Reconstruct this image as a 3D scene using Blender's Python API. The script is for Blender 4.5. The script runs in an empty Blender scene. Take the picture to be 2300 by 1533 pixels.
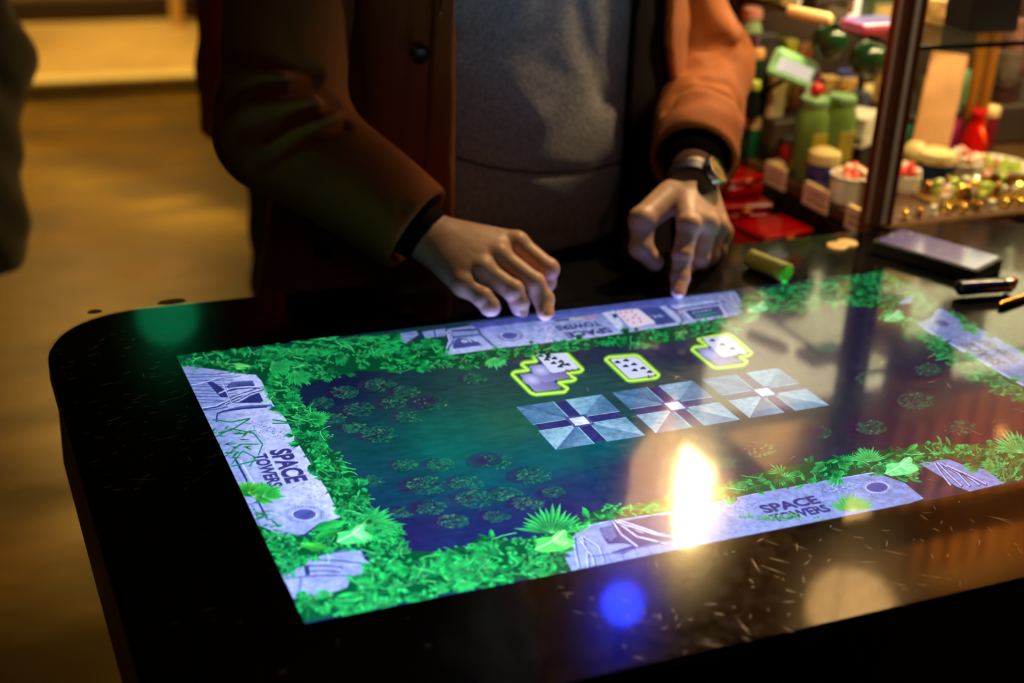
import bpy, math, random
import numpy as np
from mathutils import Vector, Matrix
rng = random.Random(7)
NR = np.random.RandomState(5)
S = bpy.context.scene
COL = S.collection
PI = math.pi

# ---------------------------------------------------------------- camera, world, lights, exposure
CAM_F = 3151.53                                    # focal length in pixels of the 2300 px wide frame
CAM_C = np.array([-0.23587, -0.89819, 1.55047])
CAM_R = np.array([[0.9198601567711729, 0.11726937487539227, -0.3743062725913737],
                  [-0.3894852607431727, 0.3861017371249328, -0.8361977518822519],
                  [0.04645991442884796, 0.9149717713161669, 0.40083429749189387]])
cam = bpy.data.objects.new('camera', bpy.data.cameras.new('camera')); COL.objects.link(cam)
cam.matrix_world = Matrix([[*CAM_R[i], CAM_C[i]] for i in range(3)] + [[0, 0, 0, 1]])
cam.data.sensor_width = 36.0
cam.data.lens = CAM_F * 36.0 / 2300.0
cam.data.clip_start = 0.05
cam.data.dof.use_dof = True
cam.data.dof.focus_distance = 1.40
cam.data.dof.aperture_fstop = 2.8
S.camera = cam
S.view_settings.view_transform = 'Standard'
S.view_settings.look = 'None'
S.view_settings.exposure = 0.0
S.view_settings.gamma = 1.0
S.view_settings.use_curve_mapping = False
S.cycles.use_denoising = True
S.cycles.max_bounces = 7
S.cycles.transparent_max_bounces = 24
S.cycles.sample_clamp_indirect = 6.0
S.cycles.caustics_reflective = False
S.cycles.caustics_refractive = False
W = bpy.data.worlds.new('night_interior'); S.world = W
W.use_nodes = True
W.node_tree.nodes['Background'].inputs[0].default_value = (0.30, 0.20, 0.10, 1)
W.node_tree.nodes['Background'].inputs[1].default_value = 0.004

def lamp(kind, name, loc, power, color, size=0.1, target=None, spot=60, blend=0.6):
    d = bpy.data.lights.new(name, kind); d.energy = power; d.color = color
    if kind == 'AREA': d.size = size
    elif kind in ('POINT', 'SPOT'): d.shadow_soft_size = size
    if kind == 'SPOT': d.spot_size = math.radians(spot); d.spot_blend = blend
    o = bpy.data.objects.new(name, d); COL.objects.link(o); o.location = loc
    if target is not None:
        o.rotation_euler = (Vector(target) - Vector(loc)).to_track_quat('-Z', 'Y').to_euler()
    return o

WARM = (1.0, 0.62, 0.26)
# shop spots over the counter and the cabinet
lamp('SPOT', 'counter_spot_light', (2.0, 1.30, 3.20), 370, (1.0, 0.70, 0.34), 0.05, (0.76, 0.66, 0.98), 20, 1.0)
lamp('SPOT', 'cabinet_spot_light', (1.45, 0.35, 2.55), 60, (1.0, 0.66, 0.32), 0.05, (1.45, 0.90, 1.0), 40, 0.5)
lamp('SPOT', 'wall_wash_light', (1.95, 1.75, 2.95), 5200, (1.0, 0.76, 0.42), 0.08, (1.95, 2.6, 2.15), 62, 0.9)
lamp('SPOT', 'slat_wash_light', (3.1, 1.75, 3.1), 300, (1.0, 0.58, 0.20), 0.08, (3.4, 2.58, 2.6), 90, 0.9)
lamp('SPOT', 'rear_hall_light', (0.45, 4.3, 2.75), 24, (1.0, 0.60, 0.0), 0.10, (0.35, 3.6, 0.0), 85, 0.9)
lamp('AREA', 'back_room_light', (0.6, 6.05, 2.6), 85, (1.0, 0.66, 0.18), 0.5, (0.6, 6.05, 0.0))
lamp('SPOT', 'entrance_spot_light', (-1.3, 1.0, 2.8), 26, (1.0, 0.50, 0.06), 0.10, (-0.15, 1.6, 0.0), 36, 0.9)
lamp('SPOT', 'card_fill_spot', (0.35, -0.35, 2.95), 150, (1.0, 0.70, 0.42), 0.04, (1.04, 0.86, 0.86), 14, 0.5)  # added spot that brightens the price cards and red cases
lamp('AREA', 'front_fill_light', (-0.6, -1.9, 3.0), 2.2, (1.0, 0.72, 0.50), 1.2, (0.5, 0.8, 1.1))  # added soft fill on the player's front, from behind the camera

# ---------------------------------------------------------------- camera maths: a photo pixel to a point in the room
def ray(x, y):
    return CAM_R @ np.array([(x - 1150.0) / CAM_F, -(y - 766.5) / CAM_F, -1.0])
def at(x, y, X=None, Y=None, Z=None):
    d = ray(x, y)
    if X is not None: t = (X - CAM_C[0]) / d[0]
    elif Y is not None: t = (Y - CAM_C[1]) / d[1]
    else: t = (Z - CAM_C[2]) / d[2]
    return CAM_C + t * d

# ---------------------------------------------------------------- object helpers
def tag(o, label=None, cat=None, group=None, kind=None):
    if label: o['label'] = label
    if cat: o['category'] = cat
    if group: o['group'] = group
    if kind: o['kind'] = kind
    return o
def empty(name, loc, label=None, cat=None, group=None, rot=(0, 0, 0)):
    o = bpy.data.objects.new(name, None); COL.objects.link(o)
    o.location = [float(v) for v in loc]; o.rotation_euler = rot; o.empty_display_size = 0.05
    return tag(o, label, cat, group)

class MB:
    """collects vertices and faces, builds ONE mesh object"""
    def __init__(s): s.v = []; s.f = []; s.c = []
    def poly(s, pts, fs):
        n = len(s.v); s.v += [tuple(float(a) for a in p) for p in pts]; s.f += [tuple(i + n for i in f) for f in fs]; return s
    def box(s, c, size, bev=0.0, rot=None):
        x, y, z = [a / 2 for a in size]
        b = min(bev, x * .9, y * .9, z * .9)
        if b <= 0:
            P = [(sx * x, sy * y, sz * z) for sx in (-1, 1) for sy in (-1, 1) for sz in (-1, 1)]
            F = [(0, 1, 3, 2), (4, 6, 7, 5), (0, 4, 5, 1), (2, 3, 7, 6), (0, 2, 6, 4), (1, 5, 7, 3)]
        else:
            P = []; idx = {}
            for sx in (-1, 1):
                for sy in (-1, 1):
                    for sz in (-1, 1):
                        for ax in range(3):
                            q = [sx * (x - b), sy * (y - b), sz * (z - b)]
                            q[ax] = (sx * x, sy * y, sz * z)[ax]
                            idx[(sx, sy, sz, ax)] = len(P); P.append(tuple(q))
            F = []
            sg = (-1, 1)
            for ax in range(3):
                a1, a2 = (ax + 1) % 3, (ax + 2) % 3
                for sn in sg:
                    loop = []
                    for (u, v) in ((-1, -1), (1, -1), (1, 1), (-1, 1)):
                        k = [0, 0, 0]; k[ax] = sn; k[a1] = u; k[a2] = v
                        loop.append(idx[(k[0], k[1], k[2], ax)])
                    F.append(tuple(loop if sn > 0 else loop[::-1]))
                for u in sg:          # edges parallel to ax, between faces a1 and a2
                    for v in sg:
                        k0 = [0, 0, 0]; k0[ax] = -1; k0[a1] = u; k0[a2] = v
                        k1 = list(k0); k1[ax] = 1
                        F.append((idx[(*k0, a1)], idx[(*k1, a1)], idx[(*k1, a2)], idx[(*k0, a2)]))
            for sx in sg:
                for sy in sg:
                    for sz in sg: F.append(tuple(idx[(sx, sy, sz, a)] for a in range(3)))
        M = rot if rot is not None else Matrix.Identity(3)
        return s.poly([Vector(c) + M @ Vector(p) for p in P], F)
    def lathe(s, prof, c=(0, 0, 0), n=24, rot=None, caps=True, squash=1.0):
        M = rot if rot is not None else Matrix.Identity(3)
        P = []; F = []
        for (r, z) in prof:
            for i in range(n):
                a = 2 * PI * i / n
                P.append(Vector(c) + M @ Vector((r * math.cos(a), squash * r * math.sin(a), z)))
        for j in range(len(prof) - 1):
            for i in range(n):
                k = (i + 1) % n
                F.append((j * n + i, j * n + k, (j + 1) * n + k, (j + 1) * n + i))
        if caps:
            F.append(tuple(range(n))[::-1]); F.append(tuple((len(prof) - 1) * n + i for i in range(n)))
        return s.poly(P, F)
    def tube(s, pts, r, n=8):
        P = []; F = []
        pts = [Vector([float(q) for q in p]) for p in pts]
        rr = r if isinstance(r, (list, tuple)) else [r] * len(pts)
        up = Vector((0.1, 0.2, 1)).normalized()
        for j, p in enumerate(pts):
            t = (pts[min(j + 1, len(pts) - 1)] - pts[max(j - 1, 0)]).normalized()
            a = t.cross(up)
            if a.length < 1e-3: a = t.cross(Vector((1, 0, 0)))
            a.normalize(); b = t.cross(a)
            for i in range(n):
                q = 2 * PI * i / n
                P.append(p + rr[j] * (math.cos(q) * a + math.sin(q) * b))
        for j in range(len(pts) - 1):
            for i in range(n):
                k = (i + 1) % n
                F.append((j * n + i, j * n + k, (j + 1) * n + k, (j + 1) * n + i))
        F.append(tuple(range(n))[::-1]); F.append(tuple((len(pts) - 1) * n + i for i in range(n)))
        return s.poly(P, F)
    def build(s, name, mat, parent=None, smooth=False, world=False):
        me = bpy.data.meshes.new(name); me.from_pydata(s.v, [], s.f); me.validate(); me.update()
        if mat: me.materials.append(mat)
        o = bpy.data.objects.new(name, me); COL.objects.link(o)
        if parent is not None:
            o.parent = parent
            if world:
                o.matrix_parent_inverse = Matrix.Identity(4)
                mw = chain(parent).inverted()
                me.transform(mw)
        import bmesh
        bm = bmesh.new(); bm.from_mesh(me); bmesh.ops.recalc_face_normals(bm, faces=bm.faces); bm.to_mesh(me); bm.free()
        if smooth:
            me.shade_smooth()
            if smooth is not True: me.set_sharp_from_angle(angle=math.radians(smooth))
        return o
def chain(o):
    m = Matrix.LocRotScale(o.location, o.rotation_euler, o.scale)
    return chain(o.parent) @ m if o.parent else m
def eul(x=0, y=0, z=0):
    from mathutils import Euler
    return Euler((x, y, z)).to_matrix()

# ---------------------------------------------------------------- materials
def lin(c):
    return tuple((v / 12.92 if v <= 0.04045 else ((v + 0.055) / 1.055) ** 2.4) for v in [q / 255.0 for q in c])
def newmat(name):
    m = bpy.data.materials.new(name); m.use_nodes = True
    nt = m.node_tree; nt.nodes.clear()
    out = nt.nodes.new('ShaderNodeOutputMaterial')
    return m, nt, out
def N(nt, t, **kw):
    n = nt.nodes.new(t)
    for k, v in kw.items():
        if k.startswith('i_'):
            key = k[2:]
            n.inputs[int(key) if key.isdigit() else key.replace('_', ' ')].default_value = v
        else: setattr(n, k, v)
    return n
_cache = {}
def mat(name, rgb, rough=0.5, metal=0.0, var=0.12, scale=20.0, bump=0.0, bscale=80.0, spec=0.5, sheen=0.0, trans=0.0, sss=0.0, dark=None, coord='Object', stretch=(1, 1, 1), coat=0.0):
    if name in _cache: return _cache[name]
    m, nt, out = newmat(name); L = nt.links.new
    p = N(nt, 'ShaderNodeBsdfPrincipled')
    c = lin(rgb)
    tc = N(nt, 'ShaderNodeTexCoord'); mp = N(nt, 'ShaderNodeMapping'); mp.inputs['Scale'].default_value = stretch
    L(tc.outputs[coord], mp.inputs[0])
    nz = N(nt, 'ShaderNodeTexNoise', i_Scale=scale, i_Detail=5.0, i_Roughness=0.6); L(mp.outputs[0], nz.inputs['Vector'])
    mx = N(nt, 'ShaderNodeMix', data_type='RGBA')
    mx.inputs['A'].default_value = (*(lin(dark) if dark else [v * (1 - var) for v in c]), 1)
    mx.inputs['B'].default_value = (*[min(1, v * (1 + (0 if dark else var))) for v in c], 1)
    rp = N(nt, 'ShaderNodeMapRange', i_1=0.35, i_2=0.65); L(nz.outputs['Fac'], rp.inputs[0])
    L(rp.outputs[0], mx.inputs['Factor']); L(mx.outputs['Result'], p.inputs['Base Color'])
    p.inputs['Roughness'].default_value = rough; p.inputs['Metallic'].default_value = metal
    p.inputs['Specular IOR Level'].default_value = spec
    p.inputs['Sheen Weight'].default_value = sheen
    p.inputs['Transmission Weight'].default_value = trans
    p.inputs['Coat Weight'].default_value = coat
    if sss: p.inputs['Subsurface Weight'].default_value = sss; p.inputs['Subsurface Radius'].default_value = (0.010, 0.004, 0.002); p.inputs['Subsurface Scale'].default_value = 1.0
    if bump:
        n2 = N(nt, 'ShaderNodeTexNoise', i_Scale=bscale, i_Detail=4.0); L(mp.outputs[0], n2.inputs['Vector'])
        b = N(nt, 'ShaderNodeBump', i_Strength=bump, i_Distance=0.01); L(n2.outputs['Fac'], b.inputs['Height']); L(b.outputs[0], p.inputs['Normal'])
    L(p.outputs[0], out.inputs[0])
    _cache[name] = m; return m
def glow(name, rgb, strength):
    if name in _cache: return _cache[name]
    m, nt, out = newmat(name)
    e = N(nt, 'ShaderNodeEmission', i_Strength=strength); e.inputs[0].default_value = (*lin(rgb), 1)
    nt.links.new(e.outputs[0], out.inputs[0]); _cache[name] = m; return m
def outer_fresnel(nt, ior):
    """mirror share of the outer face of a pane; none where the ray leaves the glass (no false total reflection)"""
    f = N(nt, 'ShaderNodeFresnel', i_IOR=ior); g = N(nt, 'ShaderNodeNewGeometry')
    a = N(nt, 'ShaderNodeMath', operation='SUBTRACT', i_0=1.0); nt.links.new(g.outputs['Backfacing'], a.inputs[1])
    b = N(nt, 'ShaderNodeMath', operation='MULTIPLY'); nt.links.new(f.outputs[0], b.inputs[0]); nt.links.new(a.outputs[0], b.inputs[1])
    return b.outputs[0]
def thin_glass(name, tint=(235, 245, 235), rough=0.03, ior=1.5):
    if name in _cache: return _cache[name]
    m, nt, out = newmat(name); L = nt.links.new
    t = N(nt, 'ShaderNodeBsdfTransparent'); t.inputs[0].default_value = (*lin(tint), 1)
    g = N(nt, 'ShaderNodeBsdfGlossy', i_Roughness=rough)
    mx = N(nt, 'ShaderNodeMixShader')
    L(outer_fresnel(nt, ior), mx.inputs[0]); L(t.outputs[0], mx.inputs[1]); L(g.outputs[0], mx.inputs[2]); L(mx.outputs[0], out.inputs[0])
    _cache[name] = m; return m

# ---------------------------------------------------------------- signed distance modelling (bodies, clothes, soft things)
def V3(p): return np.array(p, dtype=np.float64)
def sd_cone(P, a, b, ra, rb):
    a = V3(a); b = V3(b); ab = b - a; q = P - a
    t = np.clip((q @ ab) / max(ab @ ab, 1e-12), 0, 1)
    return np.linalg.norm(q - t[..., None] * ab, axis=-1) - (ra + (rb - ra) * t)
def sd_ell(P, c, r, R=None):
    q = P - V3(c)
    if R is not None: q = q @ np.array(R)
    r = V3(r); k0 = np.linalg.norm(q / r, axis=-1); k1 = np.linalg.norm(q / (r * r), axis=-1)
    return k0 * (k0 - 1) / np.maximum(k1, 1e-9)
def smin(a, b, k):
    h = np.clip(0.5 + 0.5 * (b - a) / k, 0, 1); return b + (a - b) * h - k * h * (1 - h)
def smax(a, b, k): return -smin(-a, -b, k)
def surface_nets(fn, lo, hi, h):
    lo = V3(lo); n = np.ceil((V3(hi) - lo) / h).astype(int) + 1
    xs = [lo[i] + h * np.arange(n[i]) for i in range(3)]
    D = np.empty(tuple(n), dtype=np.float64)
    G2 = np.stack(np.meshgrid(xs[1], xs[2], indexing='ij'), -1)
    step = max(1, int(400000 / (n[1] * n[2])))
    for i in range(0, n[0], step):
        xx = xs[0][i:i + step]
        P = np.empty((len(xx), n[1], n[2], 3)); P[..., 0] = xx[:, None, None]; P[..., 1:] = G2[None]
        D[i:i + step] = fn(P)
    inside = D < 0
    cs = [(i, j, k) for i in (0, 1) for j in (0, 1) for k in (0, 1)]
    def cor(A, c): return A[c[0]:A.shape[0] - 1 + c[0], c[1]:A.shape[1] - 1 + c[1], c[2]:A.shape[2] - 1 + c[2]]
    cnt = sum(cor(inside, c).astype(np.int8) for c in cs)
    act = (cnt > 0) & (cnt < 8)
    idx = -np.ones(act.shape, dtype=np.int64); ijk = np.argwhere(act); idx[act] = np.arange(len(ijk))
    vals = {c: cor(D, c)[act] for c in cs}
    acc = np.zeros((len(ijk), 3)); w = np.zeros(len(ijk))
    for c in cs:
        for ax in range(3):
            if c[ax] == 0:
                c2 = list(c); c2[ax] = 1; c2 = tuple(c2)
                a, b = vals[c], vals[c2]; m = (a < 0) != (b < 0)
                t = np.where(m, a / np.where(m, a - b, 1), 0)
                p = np.tile(V3(c), (len(ijk), 1)); p[:, ax] = t
                acc[m] += p[m]; w[m] += 1
    verts = lo + h * (ijk + acc / np.maximum(w, 1)[:, None])
    faces = []
    for ax in range(3):
        o1, o2 = [a for a in range(3) if a != ax]
        sl0 = [slice(None)] * 3; sl1 = [slice(None)] * 3
        sl0[ax] = slice(0, -1); sl1[ax] = slice(1, None)
        for o in (o1, o2): sl0[o] = slice(1, -1); sl1[o] = slice(1, -1)
        A = inside[tuple(sl0)]; B = inside[tuple(sl1)]
        for flip, M in ((False, A & ~B), (True, ~A & B)):
            e = np.argwhere(M)
            if not len(e): continue
            base = e.copy(); base[:, o1] += 1; base[:, o2] += 1
            q = []
            for d1, d2 in ((0, 0), (-1, 0), (-1, -1), (0, -1)):
                t = base.copy(); t[:, o1] += d1; t[:, o2] += d2
                q.append(idx[t[:, 0], t[:, 1], t[:, 2]])
            q = np.stack(q, 1)
            if flip ^ (ax == 1): q = q[:, ::-1]
            faces.append(q)
    F = np.concatenate(faces); F = F[(F >= 0).all(1)]
    return verts, F
def np_mesh(name, V, F, material, parent=None, colors=None, loc=None):
    me = bpy.data.meshes.new(name)
    if loc is not None: V = V - V3(loc)
    me.vertices.add(len(V)); me.vertices.foreach_set('co', V.astype(np.float32).ravel())
    me.loops.add(F.size); me.loops.foreach_set('vertex_index', F.astype(np.int32).ravel())
    me.polygons.add(len(F)); me.polygons.foreach_set('loop_start', np.arange(0, F.size, F.shape[1], dtype=np.int32))
    me.update(calc_edges=True); me.validate()
    me.shade_smooth()
    if colors is not None:
        at_ = me.color_attributes.new('tint', 'FLOAT_COLOR', 'POINT'); c = np.ones((len(V), 4), dtype=np.float32); c[:, :3] = colors
        at_.data.foreach_set('color', c.ravel())
    if material: me.materials.append(material)
    o = bpy.data.objects.new(name, me); COL.objects.link(o)
    if parent is not None: o.parent = parent
    return o
def trace(fn, px, py, t0=1.2, t1=3.2):
    """first hit of the photo pixel's ray with a distance field"""
    d = ray(px, py); L = np.linalg.norm(d); d = d / L; t = t0
    for _ in range(90):
        v = float(fn((CAM_C + t * d)[None])[0])
        if v < 0.0006: return CAM_C + t * d
        t += max(v * 0.7, 0.0004)
        if t > t1: return None
    return CAM_C + t * d

# ================================================================ THE ROOM
ROUGH_WALL = mat('painted_wall', (58, 48, 36), 0.8, var=0.15, scale=3, bump=0.1, bscale=60)
DARK_WALL = mat('dark_green_wall', (26, 32, 20), 0.8, var=0.2, scale=3)
CEIL = mat('ceiling_paint', (22, 19, 16), 0.9, var=0.1, scale=2)
def floor_material():
    m, nt, out = newmat('worn_brown_floor'); L = nt.links.new
    p = N(nt, 'ShaderNodeBsdfPrincipled'); tc = N(nt, 'ShaderNodeTexCoord'); p.inputs['Specular Tint'].default_value = (1, .75, .25, 1)
    mp = N(nt, 'ShaderNodeMapping'); mp.inputs['Scale'].default_value = (0.7, 1.7, 1); L(tc.outputs['Object'], mp.inputs[0])
    a = N(nt, 'ShaderNodeTexNoise', i_Scale=2.6, i_Detail=4.0, i_Roughness=0.55, i_Distortion=0.3); L(mp.outputs[0], a.inputs['Vector'])
    r = N(nt, 'ShaderNodeValToRGB'); e = r.color_ramp.elements
    e[0].position = 0.36; e[0].color = (0.034, 0.018, 0.002, 1); e[1].position = 0.66; e[1].color = (0.20, 0.115, 0.010, 1)
    k = r.color_ramp.elements.new(0.5); k.color = (0.095, 0.055, 0.005, 1)
    L(a.outputs['Fac'], r.inputs[0]); L(r.outputs[0], p.inputs['Base Color'])
    rr = N(nt, 'ShaderNodeMapRange', i_1=0.3, i_2=0.7, i_3=0.48, i_4=0.26); L(a.outputs['Fac'], rr.inputs[0]); L(rr.outputs[0], p.inputs['Roughness'])
    b = N(nt, 'ShaderNodeBump', i_Strength=0.10, i_Distance=0.01); L(a.outputs['Fac'], b.inputs['Height']); L(b.outputs[0], p.inputs['Normal'])
    L(p.outputs[0], out.inputs[0]); return m
FLOOR = floor_material()
def struct(name, m, box_list, label=None, bev=0.0):
    b = MB()
    for c, s in box_list: b.box(c, s, bev)
    o = b.build(name, m); o['kind'] = 'structure'
    if label: o['label'] = label
    return o
struct('floor', FLOOR, [((1.0, 1.1, -0.05), (8.4, 8.5, 0.1))], 'dark blotchy brown floor with a dull yellow sheen')
struct('ceiling', CEIL, [((1.0, 2.0, 3.35), (8.4, 10.4, 0.1))])
struct('wall_left', DARK_WALL, [((-3.15, 1.1, 1.65), (0.1, 8.5, 3.3))])
struct('wall_right', ROUGH_WALL, [((5.15, 1.1, 1.65), (0.1, 8.5, 3.3))])
struct('wall_near', DARK_WALL, [((1.0, -3.1, 1.65), (8.4, 0.1, 3.3))])
struct('wall_far', DARK_WALL, [((-1.72, 5.42, 1.65), (2.76, 0.14, 3.3)), ((1.22, 5.42, 1.65), (0.30, 0.14, 3.3)), ((0.38, 5.42, 2.75), (1.5, 0.14, 1.1))], 'dark wall around the lit doorway at the back')
struct('wall_partition', mat('warm_plaster', (196, 158, 104), 0.7, var=0.15, scale=4, bump=0.1), [((3.24, 2.66, 1.65), (3.72, 0.1, 3.3))], 'warm plaster wall behind the display cabinet')
struct('wall_partition_side', DARK_WALL, [((1.42, 4.0, 1.65), (0.1, 2.6, 3.3))])
# the bright room beyond the doorway
struct('floor_back_room', mat('pale_floor', (196, 168, 112), 0.45, var=0.1, scale=5), [((0.5, 6.1, 0.015), (3.4, 1.40, 0.03))], 'pale floor of the lit room beyond the doorway')
struct('trim_1', mat('pale_nosing', (240, 220, 150), 0.5, var=0.05), [((0.36, 5.375, 0.045), (1.36, 0.10, 0.05))], 'pale threshold strip across the doorway', 0.006)
struct('wall_back_room', mat('ochre_wall', (150, 112, 52), 0.8, var=0.12, scale=3), [((0.5, 6.86, 1.65), (3.4, 0.1, 3.3)), ((-1.15, 6.1, 1.65), (0.1, 1.4, 3.3)), ((2.15, 6.1, 1.65), (0.1, 1.4, 3.3))])
struct('baseboard_back_room', mat('skirting_shade', (34, 18, 6), 0.6), [((0.5, 6.79, 0.09), (3.3, 0.04, 0.12))], 'dark shadow strip along the ochre wall of the back room', 0.004)  # dark strip: shadow at the wall's foot put into the colour
df = empty('door_1', (1.02, 5.36, 0)); df['kind'] = 'structure'; df['label'] = 'pale frame of the doorway to the back room'
FR = mat('pale_door_frame', (216, 180, 112), 0.5, var=0.05)
MB().box((1.035, 5.36, 1.1), (0.07, 0.16, 2.2), .006).build('door_jamb', FR, df, world=True)
MB().box((-0.35, 5.36, 1.1), (0.07, 0.16, 2.2), .006).build('door_jamb', FR, df, world=True)
MB().box((0.345, 5.36, 2.24), (1.46, 0.16, 0.08), .006).build('door_head', FR, df, world=True)
struct('trim_2', FR, [((1.10, 6.60, 1.1), (0.055, 0.05, 2.15))], 'pale upright trim deep in the back room', 0.005)
# wooden slats on the upper part of the plaster wall
sw = empty('slat_panel', (3.4, 2.55, 2.1), 'upright wooden slats mounted high on the plaster wall', 'panel')
SLAT = mat('oak_slat', (176, 116, 52), 0.5, var=0.25, scale=12, stretch=(1, 1, .15))
s0 = None
for i in range(20):
    if s0 is None:
        s0 = MB().box((0, 0, 0), (0.052, 0.04, 1.15), .004).build('slat', SLAT, sw); o = s0
    else:
        o = s0.copy(); COL.objects.link(o)
    o.location = (-0.78 + i * 0.088, 0.0, 0.40)
MB().box((0.11, 0.035, 0.40), (1.9, 0.02, 1.15)).build('backing_board', mat('slat_backing', (28, 18, 10), 0.8), sw)

# lamps of the shop (their light and their mirror images in the table top)
def pendant(name, loc, r, h, color, strength, label, cord_to=3.3, body=None):
    t = empty(name, loc, label, 'lamp')
    prof = [(0.35 * r, 0), (0.8 * r, .06 * h), (r, .25 * h), (r, .6 * h), (.75 * r, .88 * h), (.3 * r, h)]
    MB().lathe(prof, n=28).build('glass_shade', glow(name + '_glow', color, strength), t, smooth=True)
    MB().lathe([(.32 * r, h - .004), (.34 * r, h + .03), (.12 * r, h + .05)], n=20).build('cap', mat('black_metal', (20, 20, 20), .4, .8), t, smooth=40)
    MB().tube([(0, 0, h + .04), (0, 0, cord_to - loc[2])], .003, 6).build('cord', mat('black_rubber', (14, 14, 14), .6), t)
    return t
pendant('pendant_lamp', (1.375, 1.60, 1.78), 0.045, 0.27, (255, 214, 140), 70, 'tall glass pendant lamp glowing bright behind the display cabinet')
pendant('globe_lamp', (1.86, 1.60, 2.02), 0.045, 0.09, (255, 196, 120), 9, 'small amber globe lamp hanging beyond the tall pendant lamp')
pendant('globe_lamp', (2.25, 2.0, 2.60), 0.13, 0.22, (255, 222, 165), 4.5, 'large round lamp hanging near the ceiling before the slats')
for gx, lab in ((.42, 'yellow globe lamp hanging in the back room, nearer the green coat'), (.98, 'yellow globe lamp hanging in the back room, nearer the door frame')):
    pendant('globe_lamp', (gx, 6.2, 1.25), 0.09, 0.18, (255, 190, 30), 16, lab)
for i, (px, py, yy) in enumerate([(1840, 1145, 1.5), (2250, 970, 1.5), (1695, 905, 1.5), (1664, 735, 1.5), (1568, 633, 1.5), (1722, 808, 1.5), (1845, 680, 1.5)]):
    P = at(px, py, Z=.9); d = ray(px, py) * np.array([1, 1, -1]); t = (yy - P[1]) / d[1]; Q = P + t * d
    tt = empty('light_bulb', Q, 'bare amber bulb on a thin cord behind the display cabinet', 'bulb', 'bare amber bulbs behind the cabinet')
    MB().lathe([(.002, -.012), (.010, -.008), (.0135, 0), (.010, .010), (.006, .016)], n=14).build('glass', glow('amber_bulb', (255, 178, 96), 16), tt, smooth=True)
    MB().lathe([(.006, .016), (.006, .03)], n=10).build('socket', mat('brass', (150, 110, 50), .4, .9), tt)
    MB().tube([(0, 0, .03), (0, 0, 3.3 - Q[2])], .0015, 5).build('cord', mat('black_rubber', (14, 14, 14), .6), tt)
def stage_light(loc, target, color, strength, label, r=0.05):
    t = empty('stage_light', loc, label, 'lamp')
    q = (Vector(target) - Vector(loc)).to_track_quat('Z', 'Y').to_matrix()
    MB().lathe([(r * .7, -.14), (r * 1.05, -.12), (r * 1.1, 0.0), (r * 1.1, .03), (r, .03), (r, .005)], n=24, rot=q, caps=False).build('housing', mat('black_metal', (20, 20, 20), .4, .8), t, smooth=40)
    MB().lathe([(r * .95, .0), (r * .6, .012), (.001, .016)], n=24, rot=q).build('lens', glow('lens_%d_%d' % (color[1], color[2]), color, strength), t, smooth=True)
    MB().tube([(0, 0, .03), (0, 0, 3.3 - loc[2])], .008, 8).build('stem', mat('black_metal', (20, 20, 20), .4, .8), t)
    return t
stage_light((1.22, 1.62, 2.20), (0.25, -0.06, 0.9), (10, 20, 255), 26, 'round stage light with a deep blue lens', .032)
stage_light((0.50, 3.6, 1.97), (0.0, 0.6, 0.9), (0, 150, 90), 1.1, 'stage light with a wide green lens near the doorway', .09)
lamp('SPOT', 'green_stage_beam', (0.47, 3.5, 2.10), 0.4, (0.02, 1.0, 0.35), 0.1, (-0.05, 1.5, 0.9), 60)
lamp('SPOT', 'blue_stage_beam', (1.20, 1.58, 2.17), 3, (0.02, 0.05, 1.0), 0.05, (0.25, -0.1, 0.9), 40)

# ================================================================ THE TABLE
TX0, TX1, TY0, TY1, TZ = -0.131, 1.32, -0.139, 0.683, 0.90
def rrect(x0, x1, y0, y1, r, n=12):
    pts = []
    for cx, cy, a0 in ((x1 - r, y1 - r, 0), (x0 + r, y1 - r, 90), (x0 + r, y0 + r, 180), (x1 - r, y0 + r, 270)):
        for i in range(n + 1):
            a = math.radians(a0 + 90 * i / n); pts.append((cx + r * math.cos(a), cy + r * math.sin(a)))
    return pts
def slab(name, m, layers, parent, smooth=40):
    """layers: list of (inset, z) from top to bottom on the rounded outline"""
    b = MB(); rings = []
    for ins, z in layers:
        rings.append([(x, y, z) for x, y in rrect(TX0 + ins, TX1 - ins, TY0 + ins, TY1 - ins, max(.02, .115 - ins))])
    n = len(rings[0]); P = [p for r in rings for p in r]; F = []
    for j in range(len(rings) - 1):
        for i in range(n):
            k = (i + 1) % n; F.append((j * n + i, (j + 1) * n + i, (j + 1) * n + k, j * n + k))
    F.append(tuple(range(n))); F.append(tuple((len(rings) - 1) * n + i for i in range(n))[::-1])
    b.poly(P, F); return b.build(name, m, parent, smooth=smooth, world=True)
table = empty('game_table', (0.6, 0.27, 0), 'black touch-screen game table with rounded corners and a glowing jungle card game', 'table')
BLK = mat('black_lacquer', (12, 11, 11), 0.35, var=0.2, scale=8)
slab('table_body', BLK, [(0.004, .8945), (0.0, .892), (0.0, .872), (0.006, .868), (0.006, .768), (0.016, .758)], table, smooth=False)
MB().box((0.6, 0.27, 0.39), (0.9, 0.42, 0.74), .02).build('pedestal', mat('matt_black', (14, 13, 12), .7), table, world=True)
MB().box((0.6, 0.27, 0.0175), (1.1, 0.6, 0.035), .01).build('base_plate', mat('matt_black', (14, 13, 12), .7), table, world=True)
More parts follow.
